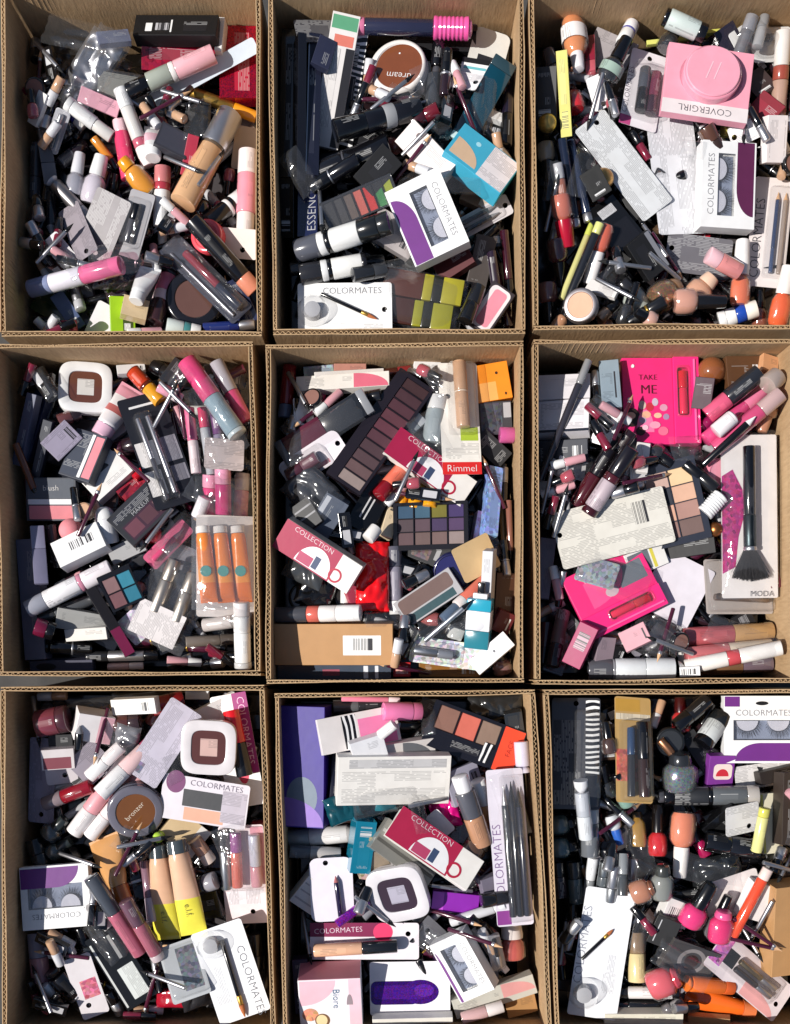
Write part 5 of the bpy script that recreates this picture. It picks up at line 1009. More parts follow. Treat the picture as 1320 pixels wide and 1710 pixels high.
# ---- carton 6
I('carton', 902, 750, 986, 750, 40, 'navy carton under the two white printed cartons', c='1a2030', t=26)
I('carton', 902, 704, 988, 704, 56, 'white printed carton in the shade, lower of two', c='e4e0e4', t=30, deco=(('r', -.4, -.4, .4, .4, 'e4e0e4', 'P'), ('r', -.5, -.5, .5, -.42, '1a2030')))
I('carton', 902, 652, 988, 652, 42, 'white printed carton in the shade, upper of two', c='dcd8dc', t=30, deco=(('r', -.3, -.3, .3, .3, 'dcd8dc', 'P'),))
I('stick', 905, 800, 984, 602, 13, 'long dark clear rod across the white shaded cartons', spec='body .8 34323a 1 g;cap .2 8a8a8c 1 g')
I('carton', 1006, 650, 1038, 648, 84, 'blue grey carton tucked under the hot pink pack', c='8a9aa6', t=30)
I('carton', 1015, 690, 1030, 720, 34, 'slate carton below the blue grey one', c='3c4450', t=20)
I('carton', 1015, 735, 1060, 740, 24, 'charcoal carton with white edge under the plum glosses', c='2a2c30', t=16)
I('stick', 1010, 790, 1060, 720, 22, 'black lip gloss behind the plum ones', spec='cap .45 k;body .55 241418 1 g')
I('stick', 970, 840, 1025, 750, 26, 'deep plum lip gloss with black cap', spec='body .55 4a141c 1 g;cap .45 141014')
I('stick', 985, 850, 1052, 745, 28, 'plum lip gloss with a lilac lettered label', spec='body .1 3c1018 1 g;label .4 b8a8b0 1 P;body2 .1 4a1820 1 g;cap .4 18141a')
I('ball', 1166, 605, 1214, 605, 48, 'shiny brown ball cap at the top wall', c='8c5230', c2='brn', over=.0)
I('carton', 1210, 615, 1270, 612, 60, 'brown carton with rounded shape behind the gloss', c='5c3c24', t=16)
I('carton', 1272, 600, 1300, 606, 30, 'tan carton scrap at the wall corner', c='d09a70', t=16)
I('carton', 1165, 650, 1195, 655, 50, 'purple black carton beneath the pink glosses', c='3a1428', t=18)
I('polish', 1285, 670, 1270, 720, 36, 'amber peach polish by the right wall', c='c88050', cap='b07a60')
I('stick', 1190, 700, 1165, 720, 20, 'magenta clear gloss under the pink gloss', spec='body .6 8a1850 1 g;cap .4 5a1438 1 g')
I('stick', 1175, 735, 1285, 640, 25, 'long pink gloss, first of a pair', spec='body .62 d84a80 1 g;cap .38 e07a9c 1 g')
I('stick', 1200, 742, 1302, 655, 27, 'long rose gloss with a clear end, second of a pair', spec='body .7 c84a74 1 g;cap .3 b89a98 1 g')
I('stick', 1186, 685, 1268, 618, 30, 'pink gloss with a fat black cap', spec='body .4 d85a7c .95 g;cap .6 26282e')
I('stick', 1282, 650, 1302, 632, 34, 'clear plastic cap at the end of the pink gloss pair', spec='cap 1 a89890 1 g')
I('stick', 1180, 770, 1260, 695, 12, 'thin black pencil under the rose gloss', spec='body .85 k;point .15 w')
I('stick', 1200, 722, 1232, 695, 26, 'white cap lying on the rose glosses', spec='cap .8 f0e8ea;dome .2 f0e8ea')
I('film', 1120, 745, 1165, 770, 60, 'crinkled clear wrapper below the hot pink pack', seed=27, t=26)
I('polish', 1095, 750, 1130, 775, 36, 'black polish under the contour palette', c='141014', cap='k')
I('compact', 1175, 790, 1225, 790, 50, 'soft pink compact beneath the bagged brush', c='eb8ea4', pan='ea9cb0', k=.8, t=16)
I('stick', 1150, 770, 1200, 815, 22, 'black tube beside the soft pink compact', spec='cap .5 k;base .5 1c1c1e')
I('stick', 1178, 855, 1205, 825, 30, 'white ribbed cap below the soft pink compact', spec='ribbed_cap 1 eaeaea')
I('ball', 1185, 880, 1210, 880, 26, 'small copper cap beside the contour palette', c='b07040', fin='m', c2='brn')
I('pinkbox', 1040, 663, 1168, 662, 148, 'hot pink gift pack with lettered lid against the top wall', over=.006)
I('carton', 1100, 918, 1195, 906, 34, 'long black carton under the contour palette', c='161416', t=26)
I('palette', 1118, 768, 1150, 905, 92, 'contour palette with beige, mauve and brown pans', n=(4, 2), cols='b89a90 - c89a84 8a6a64 d8b890 caa088 a07a70 6a5450', c='282c38', mg=(.1, .08, .08, .1), t=16)
I('carton', 918, 900, 905, 1000, 26, 'grey lilac carton along the shaded wall below the printed card', c='8a8494', t=24)
I('stick', 915, 1040, 908, 1110, 22, 'plum gloss in the shaded corner', spec='body .6 3a1a24 1 g;cap .4 k')
I('stick', 940, 1020, 918, 1115, 22, 'clear brown tube with silver writing in the shade', spec='label .6 6a5450 1 P;cap .4 2a2224')
I('carton', 1045, 945, 1108, 918, 40, 'white and slate carton below the pale hang card', c='e8e6e2', t=20, deco=(('r', -.44, -.4, .1, .4, '6a7078'), ('r', .14, -.45, .22, .45, 'd8cc50')))
I('card', 1105, 1030, 1155, 935, 92, 'white folded paper beside the tilted pink pack', c='dad4dc')
I('card', 1180, 980, 1300, 978, 92, 'flat clear case under the bagged brush', c='b4aaa4', t=18, bub=(-.48, -.47, .48, .47), in_=((-.4, -.2, .4, -.25, 12, 'body 1 9a8a80 1 m'),))
I('carton', 1300, 930, 1310, 985, 20, 'narrow wine carton against the right wall', c='6a1a30', t=22)
I('pinkbox', 1002, 938, 1052, 1040, 142, 'hot pink gift pack tilted below the pale hang card', cat='gift pack', plain=True, tilt=(.05, .0))
I('card', 968, 945, 1030, 965, 46, 'grey folded card in clear film on the tilted pink pack', c='8a9098', fin='mix', t=12, bub=(-.48, -.46, .48, .46))
I('film', 985, 950, 1085, 985, 60, 'crinkled clear film over the tilted pink pack', seed=201, t=16, fold=.2, freq=70, nm='clear_sleeve', cat='plastic sleeve')
I('carton', 962, 1108, 990, 1042, 32, 'magenta carton with a barcode in the shade', c='a01458', t=24, deco=(('r', -.1, -.3, .3, .3, 'b890a0', 'B'),))
I('carton', 1005, 1100, 1010, 1060, 30, 'mauve grey carton beside the magenta one', c='8a7a84', t=18)
I('film', 1060, 1050, 1130, 1070, 70, 'crinkled clear blister beside the twin rose glosses', seed=37, t=34)
I('carton', 1045, 1075, 1085, 1055, 34, 'rose and white small carton under the clear blister', c='d09aa4', t=14)
I('carton', 1028, 1085, 1048, 1090, 26, 'small black carton above the white bottle', c='k', t=14)
I('stick', 1140, 1062, 1292, 1052, 32, 'rose gloss with a tan cap, upper of two', spec='body .55 b85a60 1 g;cap .45 b89060 1 g')
I('stick', 1145, 1090, 1290, 1076, 26, 'rose gloss with a clear beige cap, lower of two', spec='body .5 c06a6c 1 g;cap .5 c8b8a4 1 g')
I('stick', 1165, 1118, 1292, 1108, 28, 'brown clear gloss at the bottom rim', spec='body .6 7a5a40 1 g;cap .4 6a5a64 1 g')
I('stick', 1142, 1112, 1304, 1078, 25, 'long white crayon with a rose ring', spec='tip .05 w;body .42 f0eae4;ring .12 c04a50;cap .41 f2ece6')
I('carton', 1138, 1121, 1170, 1119, 16, 'tiny white barcode tag at the rim', c='w', t=6, deco=(('r', -.4, -.3, .4, .3, 'w', 'B'),))
I('stick', 985, 1114, 1128, 1112, 36, 'white bottle with a grey cap at the rim', spec='cap .28 55555c;ring .03 8a8a90;body .35 dce0e4;body2 .34 d6dade')
I('card', 930, 905, 1118, 857, 96, 'pale printed hang card over the contour palette', c='dedad0', fin='P', hole=(-.46, .1), deco=(('r', .2, -.05, .32, .34, 'dedad0', 'B'),), tilt=(0, 0), over=.004)
I('bigbrush', 1209, 860, 1307, 859, 284, 'bagged powder brush with a black handle over magenta print', tilt=(0, 0), over=.01)
# ---- carton 7
I('film', 30, 1182, 245, 1158, 24, 'long shiny clear strip along the top wall', c='c8c4c4', seed=7, t=16)
I('stick', 250, 1180, 300, 1168, 32, 'deep red pot beside the white carton at the top wall', spec='body .6 9c1420 1 g;cap .4 7a1018')
I('carton', 190, 1178, 268, 1174, 26, 'white slim carton at the top wall', c='e8e6e2', t=18)
I('carton', 310, 1152, 350, 1152, 14, 'white scrap of card at the rim', c='f0f0f0', t=6)
I('stick', 60, 1205, 112, 1195, 46, 'dusky rose round pot beside the pink box', spec='body .7 7c3844 1 g;cap .3 4a2830')
I('stick', 190, 1205, 235, 1200, 34, 'brown clear bottle behind the white crayon', spec='body .6 5a3430 1 g;cap .4 3a2a2c 1 g')
I('film', 190, 1225, 230, 1235, 40, 'grey sparkly wrapper under the white crayon', seed=47, t=20, c='7a7a80', fin='foil')
I('carton', 118, 1200, 172, 1210, 46, 'small white and pink box tilted on its edge', c='f2ecec', t=44, tilt=(-.45, .25), end='c06080', deco=(('r', .1, -.49, .49, .49, 'eab4c0'),), over=.003)
I('card', 55, 1375, 62, 1232, 46, 'lilac grey hang card in the shade of the wall', c='b0aac0', fin='P', hole=(-.4, .0))
I('carton', 82, 1240, 122, 1238, 26, 'black label carton above the rose compact', c='141418', t=16, deco=(('r', -.3, -.3, .3, .3, '141418', 'P'),))
I('carton', 70, 1265, 122, 1262, 34, 'rose and white compact carton beside the lilac card', c='e0d8d8', t=20, deco=(('r', -.45, -.46, .4, .1, '8a4a54'),))
I('card', 78, 1298, 128, 1292, 28, 'white hang card with hole under the red gloss', c='ddd6dc', hole=(.1, 0))
I('card', 130, 1295, 170, 1255, 56, 'grey lilac printed card behind the crayon packs', c='a8a0ac', fin='P')
I('stick', 128, 1250, 134, 1210, 14, 'thin black liner standing behind the rose compact', spec='body .7 k;point .3 g')
I('stick', 72, 1340, 155, 1308, 24, 'red plum gloss with a silver cap', spec='cap .4 8a7a7e 1 g;body .6 8c1424 1 g')
I('polish', 75, 1395, 110, 1362, 34, 'dark grey green polish in the corner of the box', c='3c4444', cap='2a3030')
I('polish', 80, 1425, 118, 1400, 32, 'second dark grey green polish by the wall', c='44504e', cap='2a3030')
I('stick', 45, 1400, 60, 1450, 30, 'dark tube in the shade by the wall', spec='cap .5 1c1e20;base .5 2a2c2e')
I('stick', 118, 1390, 212, 1262, 28, 'white crayon with pink print lying under the bronzer', spec='cap .3 f0eaea;print .3 e8a0a8 1 c;ring .1 b82c3c;body .3 f0e8e8')
I('stick', 148, 1398, 242, 1285, 26, 'second white crayon with rose end beside the bronzer', spec='cap .3 f0eaea;body .4 ecdcdc;print .3 e0a8ac 1 c')
I('stick', 165, 1325, 290, 1196, 28, 'long white crayon with a magenta ring', spec='cap .3 f2f0f0;print .26 ecc8c8;ring .1 c04a70;body .34 f4f2f2')
I('stick', 150, 1300, 205, 1248, 22, 'short white crayon beside the long one', spec='cap .5 f2f0f0;body .5 ece4e4')
I('card', 232, 1302, 312, 1180, 62, 'lilac printed sleeve lying across the white crayons', c='b6b0c0', fin='P', tilt=(.02, 0), deco=(('r', -.45, .1, -.32, .4, '6a6478', 'mix'),))
I('carton', 328, 1192, 392, 1158, 36, 'white carton beside the white rounded compact', c='ececee', t=22)
I('film', 275, 1290, 330, 1270, 50, 'clear wrapper under the white rounded compact', seed=53, t=16)
I('card', 406, 1158, 440, 1345, 62, 'magenta edged card with white lower end and lettering', c='f0eeee', hole=(.36, .0), deco=(('r', -.5, .1, .22, .5, '9c2478'), ('d', .1, -.1, .3, .2, 'e03a5c')), txt=(('COLORMATES', -.16, .32, .6, 0, 'f0c8e4'),), tilt=(.0, .1), over=.004)
I('stick', 386, 1186, 410, 1296, 28, 'lip gloss with a bright red body and black cap', spec='body .5 e01a22 1 g;cap .5 15171c')
I('sqcompact', 304, 1243, 396, 1248, 92, 'pale grey rounded compact with brown window beside the red gloss', pan='5a3430', c='dcd6d8', over=.003, deco=(('r', -.15, -.16, .16, .16, 'c8a49c', 'P', 'paper_label'),))
I('carton', 278, 1368, 330, 1412, 52, 'cream cap block above the yellow-ended tubes', c='e4c89c', t=30, fin='p', deco=(('r', .2, -.49, .49, .49, 'f0ece6'),))
I('stick', 320, 1400, 345, 1440, 24, 'tan sample bottle beside the cream cap block', spec='body .6 c89a80 1 g;cap .4 e0ccc0')
I('ball', 258, 1396, 276, 1396, 18, 'tiny lime green bead beside the bronzer', c='b8e048', c2='lime')
I('card', 268, 1328, 414, 1350, 76, 'clear fronted card with purple seal and black block', c='d6d0d8', hole=(.44, -.1), t=16, deco=(('r', -.25, -.16, .2, .22, '2a2c32'), ('r', -.22, -.46, .24, -.18, 'd8a288'), ('r', .2, -.4, .48, .3, 'b8b0bc', 'P'), ('d', -.46, .1, -.24, .6, '6c2060')), txt=(('COLORMATES', .12, .38, .6, 0, '5a5068'),))
I('compact', 178, 1350, 270, 1350, 92, 'round grey compact with a bronze window and white lettering', c='6c6a76', pan='7a4c28', k=.68, t=24, txt=(('bronzer', -.02, .02, .42, 48, 'f0e4d0'),), over=.002)
I('squeeze', 210, 1510, 166, 1404, 54, 'tan foundation squeeze tube with an orange brown cap', secs=((1, 'd09a62'),), cap='b0622c', cf=.26, cap_r=.6)
I('stick', 240, 1440, 255, 1540, 16, 'clear pink striped tube beside the yellow-ended tubes', spec='body .6 8a6a78 1 g;cap .4 c8b8c4 1 g')
I('stick', 428, 1370, 432, 1450, 22, 'striped maroon tube along the wall', spec='ribbed_cap .5 6a2430;body .5 8a3a44')
I('card', 402, 1378, 412, 1548, 76, 'pink and white hang card with coral and silver glosses', c='ecdce0', t=22, hole=(.38, .12), deco=(('r', .15, -.4, .3, .4, 'e6e0e6', 'P'), ('r', -.48, .2, .1, .48, 'e4a0b0')), in_=((-.45, -.1, .1, -.15, 20, 'cap .35 9a4a90;body .65 e0705c 1 g'), (-.48, -.36, .12, -.4, 18, 'cap .35 17181c;body .65 9aa0a8 1 m'), (-.42, .3, .1, .28, 20, 'body .6 c8c8d8;cap .4 d89aa8')), bub=(-.49, -.49, .14, .46))
I('carton', 330, 1515, 372, 1505, 46, 'black lettered compact beside the yellow-ended tubes', c='1e1c22', t=18, fin='p', deco=(('r', -.3, -.2, .3, .2, '1e1c22', 'P'),))
I('stick', 325, 1478, 362, 1465, 30, 'grey capped tube above the black lettered compact', spec='body .5 2a2a30;cap .5 9a98a0')
I('stick', 425, 1560, 430, 1620, 22, 'dark glitter tube by the wall', spec='body .6 2a2620 1 glit;cap .4 k')
I('stick', 160, 1455, 232, 1592, 26, 'rose gloss with a long slate cap', spec='cap .46 4c5058 1 g;body .54 b86478 1 g')
I('stick', 205, 1502, 255, 1608, 24, 'mauve clear gloss behind the rose one', spec='cap .4 6a4a58 1 g;body .5 a86070 1 g;end .1 c8b8bc 1 g')
I('stick', 60, 1560, 70, 1642, 32, 'lilac grey tube with a rose base below the lash carton', spec='cap .5 9490a0;body .5 b08088')
I('polish', 150, 1610, 130, 1545, 34, 'black bottle under the lash carton', c='101410', cap='k')
I('stick', 85, 1615, 140, 1685, 34, 'glossy black lipstick beside the white tag', spec='dome .15 k;cap .5 101014 1 g;band .05 s 1 m;base .3 141418 1 g')
I('card', 128, 1600, 160, 1702, 44, 'white tag card with pink print and a small hole', c='efe9ec', hole=(.3, -.15), deco=(('r', -.1, -.2, .2, .4, 'd87a8c', 'mix'),), tilt=(-.1, -.2))
I('carton', 168, 1555, 240, 1672, 58, 'black carton with a white lettered label lying near the bottom', c='121416', t=24, fin='p', deco=(('r', .0, -.14, .42, .36, 'd6dcda', 'P', 'label'), ('r', -.42, -.46, .46, -.4, 'c8ccca'), ('r', -.42, .1, -.1, .2, '9a9c9c')))
I('film', 255, 1672, 320, 1668, 34, 'crumpled red foil near the bottom rim', c='a8142c', fin='foil', seed=59, t=22)
I('film', 300, 1670, 360, 1655, 50, 'black and silver crumpled wrapper at the bottom', c='2c2c30', fin='foil', seed=61, t=26)
I('card', 290, 1580, 322, 1668, 66, 'grey blister card with dark inside', c='b8bcc0', t=16, deco=(('r', -.4, -.1, .35, .4, '6a6e76', 'mix'),), bub=(-.45, -.45, .45, .45))
I('squeeze', 262, 1412, 274, 1574, 45, 'peach squeeze tube with yellow end beside the tan tube', secs=((.56, 'e2b594'), (1, 'ebdf4c')), cap='3c4448', cfin='g', cf=.14, tdeco=(('e.l.f.', .72, 20, 'kk'),), tilt=(0, 0))
I('squeeze', 292, 1404, 320, 1564, 45, 'peach squeeze tube with yellow end beside a dark compact', secs=((.56, 'e6ba9a'), (1, 'eee24e')), cap='485054', cfin='g', cf=.14, tdeco=(('e.l.f.', .7, 22, 'kk'),), tilt=(0, 0))
I('lash', 150, 1493, 36, 1502, 104, 'white lash carton with purple edge in half shade by the wall', t=26, win=(-.2, .18), wx=.4, ty=.3, tilt=(0, .05))
I('brushcard', 372, 1560, 425, 1712, 90, 'white brush card with lettering and a clear domed cup', c='eef0f4', br=(-.35, .04, .49, .0), bw=8, cup=(-.33, -.18, 50), txt=(('COLORMATES', .15, .32, .75, 0, '5a5e68'),), deco=(('r', -.1, -.4, .3, -.1, 'eef0f4', 'P'),), t=28, tilt=(.05, 0), over=.002)

# ---- carton 8
I('carton', 508, 1176, 505, 1378, 74, 'tall deep purple carton with a lilac foot along the wall', c='2e1488', t=50, deco=(('d', .08, -.35, .42, .35, '6a7a8c'), ('Q', .49, -.49, .25, .49, '8c68c0')), over=.0)
I('carton', 546, 1300, 598, 1305, 120, 'dark navy carton beside the tall purple one', c='141830', t=30)
I('stick', 555, 1182, 640, 1180, 22, 'grey black tube along the top wall', spec='body .5 6a6c70;cap .5 2a2a2e')
I('stick', 570, 1168, 668, 1170, 9, 'thin pink pencil along the top wall', spec='body .8 f08aa4;cap .2 f0d8dc')
I('carton', 700, 1172, 725, 1185, 30, 'dark carton corner behind the trio palette', c='22242c', t=16)
I('film', 790, 1178, 880, 1175, 44, 'shiny black wrapper in the top corner', c='26282a', fin='foil', seed=67, t=24)
I('carton', 868, 1185, 876, 1230, 30, 'dark grey pack along the wall', c='2c3034', t=20, fin='g')
I('carton', 532, 1232, 662, 1208, 60, 'white card pack with black lines and a pink block', c='e4dedc', t=14, deco=(('r', -.2, -.46, -.02, .46, '141416', 'zebra'), ('r', .0, -.48, .46, .3, 'ef86b4')))
I('stick', 636, 1192, 700, 1192, 30, 'short pink capped tube on the pink block', spec='cap .75 f082b4;end .25 c86a90 .95')
I('stick', 635, 1225, 660, 1205, 18, 'small white cap beside the pink capped tube', spec='cap 1 f0ecea')
I('carton', 585, 1255, 640, 1238, 36, 'white round cornered box behind the printed carton', c='e2e2e6', t=22, deco=(('r', -.4, -.3, .3, .3, 'e2e2e6', 'P'),))
I('carton', 632, 1262, 722, 1250, 44, 'white and grey striped carton behind the printed one', c='dcd6d2', t=22, deco=(('Q', -.1, -.4, .48, .48, '6a6c70'),))
I('palette', 716, 1205, 868, 1262, 78, 'trio powder palette with salmon pan and orange red end', n=(3, 1), cols='8a6458 d06a5a 8c7466', mg=(.06, .4, .26, .06), c='1c1c24', t=22, deco=(('r', .27, -.48, .49, .48, 'ee4a2a', 'c', 'end_panel'), ('r', -.2, -.36, .1, -.2, '1c1c24', 'P'), ('r', .12, -.42, .22, .0, 'd8cfc0', 'zebra')), txt=(('FACE', .385, .05, .34, 90, 'a02414'),), over=.002)
I('carton', 745, 1320, 800, 1300, 60, 'lilac grey carton behind the concealer sticks', c='9a98a8', t=20)
I('film', 595, 1355, 660, 1335, 44, 'teal glossy bag edge under the printed carton', c='1a7484', fin='foil', seed=71, t=26)
I('film', 545, 1360, 600, 1340, 50, 'dark teal crinkled wrapper', c='0f4854', fin='foil', seed=73, t=22)
I('carton', 560, 1297, 748, 1297, 82, 'white printed carton with rows of small text', c='eae6e0', t=26, deco=(('r', -.46, -.46, .46, .2, 'eae6e0', 'P'), ('r', -.4, .26, .46, .44, 'c8c6c6', 'P')), over=.0)
I('stick', 472, 1400, 588, 1388, 30, 'white tube pointing at the teal bag', spec='cap .3 9a9a9c;body .55 e6e2e0;tip .15 e0dcda')
I('stick', 475, 1418, 560, 1425, 22, 'grey white tube below the white one', spec='cap .4 6a6a6e;body .6 b8b4b4')
I('carton', 592, 1452, 604, 1364, 34, 'teal glossy carton standing beside the striped clear pack', c='157c98', t=40, fin='g')
I('carton', 605, 1425, 690, 1440, 74, 'tan and olive carton under the maroon half moon carton', c='9a8a78', fin='mix', t=20)
I('carton', 628, 1388, 722, 1462, 56, 'clear grey striped pack beneath the maroon carton', c='8a8880', t=18, fin='g', deco=(('r', -.48, .1, .48, .2, 'b8b6b0'), ('r', -.48, -.2, .48, -.1, '5a5852')))
I('film', 722, 1368, 768, 1355, 50, 'bright magenta crumpled ribbon', c='f01890', fin='foil', seed=79, t=36, freq=80)
I('card', 720, 1358, 752, 1392, 26, 'white paper corner beside the magenta ribbon', c='f0eaee')
I('stick', 770, 1440, 800, 1400, 40, 'dark brown glass bottle behind the maroon carton', spec='body .6 5a4438 1 g;cap .4 3a3430')
I('stick', 792, 1300, 838, 1412, 26, 'concealer stick with white cap and tan body by the pencil pack', spec='cap .35 f0eeec;body .65 dca878')
I('stick', 770, 1290, 812, 1408, 34, 'concealer bottle with white end, grey cap and tan glass', spec='end .22 f0eef0 .8;cap .36 55565e;body .42 b88868 1 g')
I('carton', 655, 1372, 790, 1466, 56, 'maroon and white half moon carton touching the grey rounded compact', c='eeeae4', t=20, deco=(('r', -.5, -.5, .24, .5, 'b02048'), ('D', -.22, -.46, .22, .26, 'f0eef0'), ('r', -.2, -.44, -.02, -.12, 'b84468'), ('r', -.01, -.4, .06, .0, '3a4a6c'), ('o', .2, -.44, .36, .02, 'b82040')), txt=(('COLLECTION', -.12, .38, .5, 0, 'f0d8de'),), over=.002)
I('carton', 800, 1480, 850, 1465, 30, 'grey violet carton between maroon carton and pencil pack', c='7a7484', t=18)
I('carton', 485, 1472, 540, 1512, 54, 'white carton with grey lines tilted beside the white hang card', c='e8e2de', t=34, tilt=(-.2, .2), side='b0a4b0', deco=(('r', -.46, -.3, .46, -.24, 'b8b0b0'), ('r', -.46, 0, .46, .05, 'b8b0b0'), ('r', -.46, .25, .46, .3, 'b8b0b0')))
I('card', 556, 1540, 552, 1432, 72, 'white hang card with a dark pencil beside the tilted white carton', c='ecE6f0'.lower(), cr=14, hole=(.42, .12), in_=((-.42, -.18, .22, -.1, 9, 'body .85 241a3c 1 g;point .15 b06a6c'),), t=8)
I('stick', 560, 1542, 612, 1506, 15, 'bright purple glitter pencil', spec='body .8 a428b8 1 glit;cap .2 c050d0')
I('stick', 600, 1530, 635, 1500, 22, 'grey clear gloss beside the purple glitter pencil', spec='body .6 9a9aa0 1 g;cap .4 b0b0b4')
I('stick', 690, 1535, 720, 1495, 30, 'black bottle under the rounded compact', spec='cap .5 141416;body .5 1c1c1e 1 g')
I('carton', 722, 1500, 800, 1508, 34, 'bright purple carton with a highlight painted at one end', c='8a2aa8', t=24, fin='foil', deco=(('r', -.49, -.48, -.25, .48, 'c85ad8', 'foil', 'foil_end'),))  # lighter end panel is a highlight put into the colour
I('stick', 800, 1500, 845, 1495, 24, 'black tube between purple carton and pencil pack', spec='cap .5 1a1a1c;base .5 26262a')
I('stick', 755, 1540, 845, 1505, 17, 'long silver white pencil above the lash carton', spec='body .8 c8c8cc;cap .2 dcdce0')
I('polish', 858, 1605, 855, 1540, 44, 'coral and white pot by the wall', c='cc5a4c', cap='e2d8d4', bl=.6, cap_r=.85)
I('sqcompact', 622, 1498, 714, 1476, 94, 'pale grey rounded compact with dark window touching maroon carton', pan='3a2a34', c='d8d4d8', over=.004, deco=(('r', -.15, -.16, .16, .16, 'a8a4b4', 'P', 'paper_label'),))
I('card', 700, 1540, 735, 1575, 40, 'dark grey hang tag with a white star', c='6a6a70', hole=(-.1, 0))
I('carton', 725, 1590, 760, 1600, 40, 'dark violet carton below the grey hang tag', c='3c1a48', t=18)
I('card', 518, 1572, 700, 1572, 62, 'magenta topped hang card with white end and lettering', c='ecE4ea'.lower(), hole=(.4, .2), deco=(('r', -.5, .12, .2, .5, '84184c'), ('d', .08, .0, .26, .5, 'e8386c')), txt=(('COLORMATES', -.24, .3, .44, 3, 'f4dcea'),), tilt=(0, .05))
I('stick', 524, 1588, 664, 1580, 22, 'peach concealer with a black cap on the magenta card', spec='body .58 eab896;cap .42 17191c 1.02 g')
I('lash', 754, 1560, 808, 1656, 62, 'small white lash carton with plum end beside the long silver pencil', t=34, tilt=(0, .38), win=(-.3, .16), wx=.36, ty=.32, sw=-.4, over=.0)
I('carton', 790, 1552, 838, 1622, 10, 'white carton edge standing beside the small lash carton', c='f0eef0', t=30)
I('carton', 476, 1600, 482, 1690, 26, 'dark violet slim carton along the wall', c='3a2240', t=36)
I('carton', 756, 1682, 892, 1640, 34, 'grey green slim carton with a pink corner', c='c4c2b8', t=24, deco=(('Q', .1, -.2, .49, .49, 'd89a98'), ('r', -.45, -.4, .05, .2, 'c4c2b8', 'P')))
I('carton', 845, 1690, 895, 1678, 36, 'kraft flap piece in the bottom corner', c='b48858', t=8)
I('stick', 770, 1700, 840, 1680, 20, 'pale pink tube under the grey green carton', spec='body .6 d8b0b0;cap .4 e8e0de')
I('carton', 500, 1662, 604, 1658, 92, 'pink and white facial strip box with blue lettering', c='f2eef2', t=62, tilt=(0, .28), side='c87a88', deco=(('Q', -.48, .48, .1, .0, 'f2c0cc'), ('r', .3, -.49, .49, .49, 'f0c8d4', 'c'), ('d', -.46, -.3, -.2, -.05, 'c88a6c', 'mix'), ('d', -.26, -.42, -.02, -.16, '7a5a3c'), ('d', -.24, -.4, -.06, -.18, 'f0d8a8'), ('D', .26, .0, .36, .2, '9a8a90')), txt=(('Biore', .1, .12, .36, -90, '3a6a90'),), over=.022, dz=.004)
I('card', 618, 1652, 752, 1650, 90, 'white swatch card with a broad purple smear', cat='swatch card', c='f0ecf0', t=4, deco=(('R', -.49, -.3, .1, .14, '4a1684', 'glit', 'purple_smear'), ('d', -.1, -.3, .36, .16, '5a1c98', 'glit', 'purple_smear'), ('R', -.45, -.2, .2, .06, '6a24ac', 'glit', 'purple_smear'), ('d', .05, -.16, .3, .08, '8436c4', 'glit', 'purple_smear')), tilt=(0, .02), over=-.034)
I('carton', 622, 1700, 756, 1697, 10, 'narrow white carton edge below the swatch card', c='e6e2da', t=20)

I('card', 884, 1548, 864, 1285, 62, 'clear pencil pack lettered along its white spine over the coral pot', c='dcd6e2', t=16, bub=(-.48, -.46, .46, .16), deco=(('r', -.49, .1, -.4, .48, '8a3a8c'),), in_=((-.44, .06, .4, .06, 12, 'body .85 22242e;point .15 s 1 m'), (-.44, -.14, .42, -.14, 12, 'body .85 1a1c24;point .15 k'), (-.44, -.33, .38, -.33, 12, 'body .85 2a2c3a;point .15 k')), txt=(('COLORMATES', -.1, .33, .5, 0, '7a5a8c'),), tilt=(0, .05), over=.012)
I('stick', 876, 1290, 872, 1238, 24, 'lilac white tube cap at the end of the pencil pack', spec='dome .2 dcd8ea;cap .8 d2cee2', box=7)

# ---- carton 9
I('carton', 930, 1240, 932, 1350, 26, 'deep navy carton along the shaded wall of the polish carton', c='141a34', t=22)
I('polish', 925, 1380, 968, 1372, 38, 'teal grey nail polish, upper of two in the corner', c='3c5a60', cap='k', bl=.7)
I('polish', 925, 1418, 968, 1412, 38, 'teal grey nail polish, lower of two in the corner', c='40626a', cap='k', bl=.7)
I('stick', 990, 1350, 992, 1430, 30, 'clear bottle below the zebra pack', spec='cap .3 c8c8ca 1 g;body .7 6a6e74 1 g')
I('carton', 1015, 1210, 1018, 1265, 32, 'brown carton between zebra pack and gold card', c='5a4030', t=18)
I('polish', 1020, 1260, 1012, 1205, 26, 'brown nail polish beside the gold card', c='4a2c20', cap='k')
I('polish', 1018, 1330, 1000, 1275, 34, 'black glass polish below the brown carton', c='15181a', cap='k')
I('polish', 1048, 1345, 1022, 1290, 32, 'pale green polish with a black cap under the gold card', c='8ab0a0', cap='k')
I('card', 962, 1352, 966, 1166, 80, 'black hang pack with white zebra stripes', c='34363e', fin='foil', t=12, hole=(.45, .0), deco=(('r', -.2, -.48, .48, -.2, '101216', 'zebra'), ('r', -.46, -.1, .3, .46, '34363e', 'Pd')), bub=(-.48, -.48, .4, .05))
I('stick', 972, 1300, 985, 1400, 24, 'clear brush head tube on the zebra pack', spec='dome .2 e8e8ec 1 g;body .4 b8bcc4 1 g;cap .4 d8dce0 1 g')
I('polish', 1140, 1225, 1138, 1165, 34, 'deep red nail polish at the top wall', c='c80c16', cap='3a0608', bl=.6)
I('stick', 1165, 1170, 1190, 1162, 24, 'black sparkly bottle at the top wall', spec='body .6 1c1a1e 1 glit;cap .4 k')
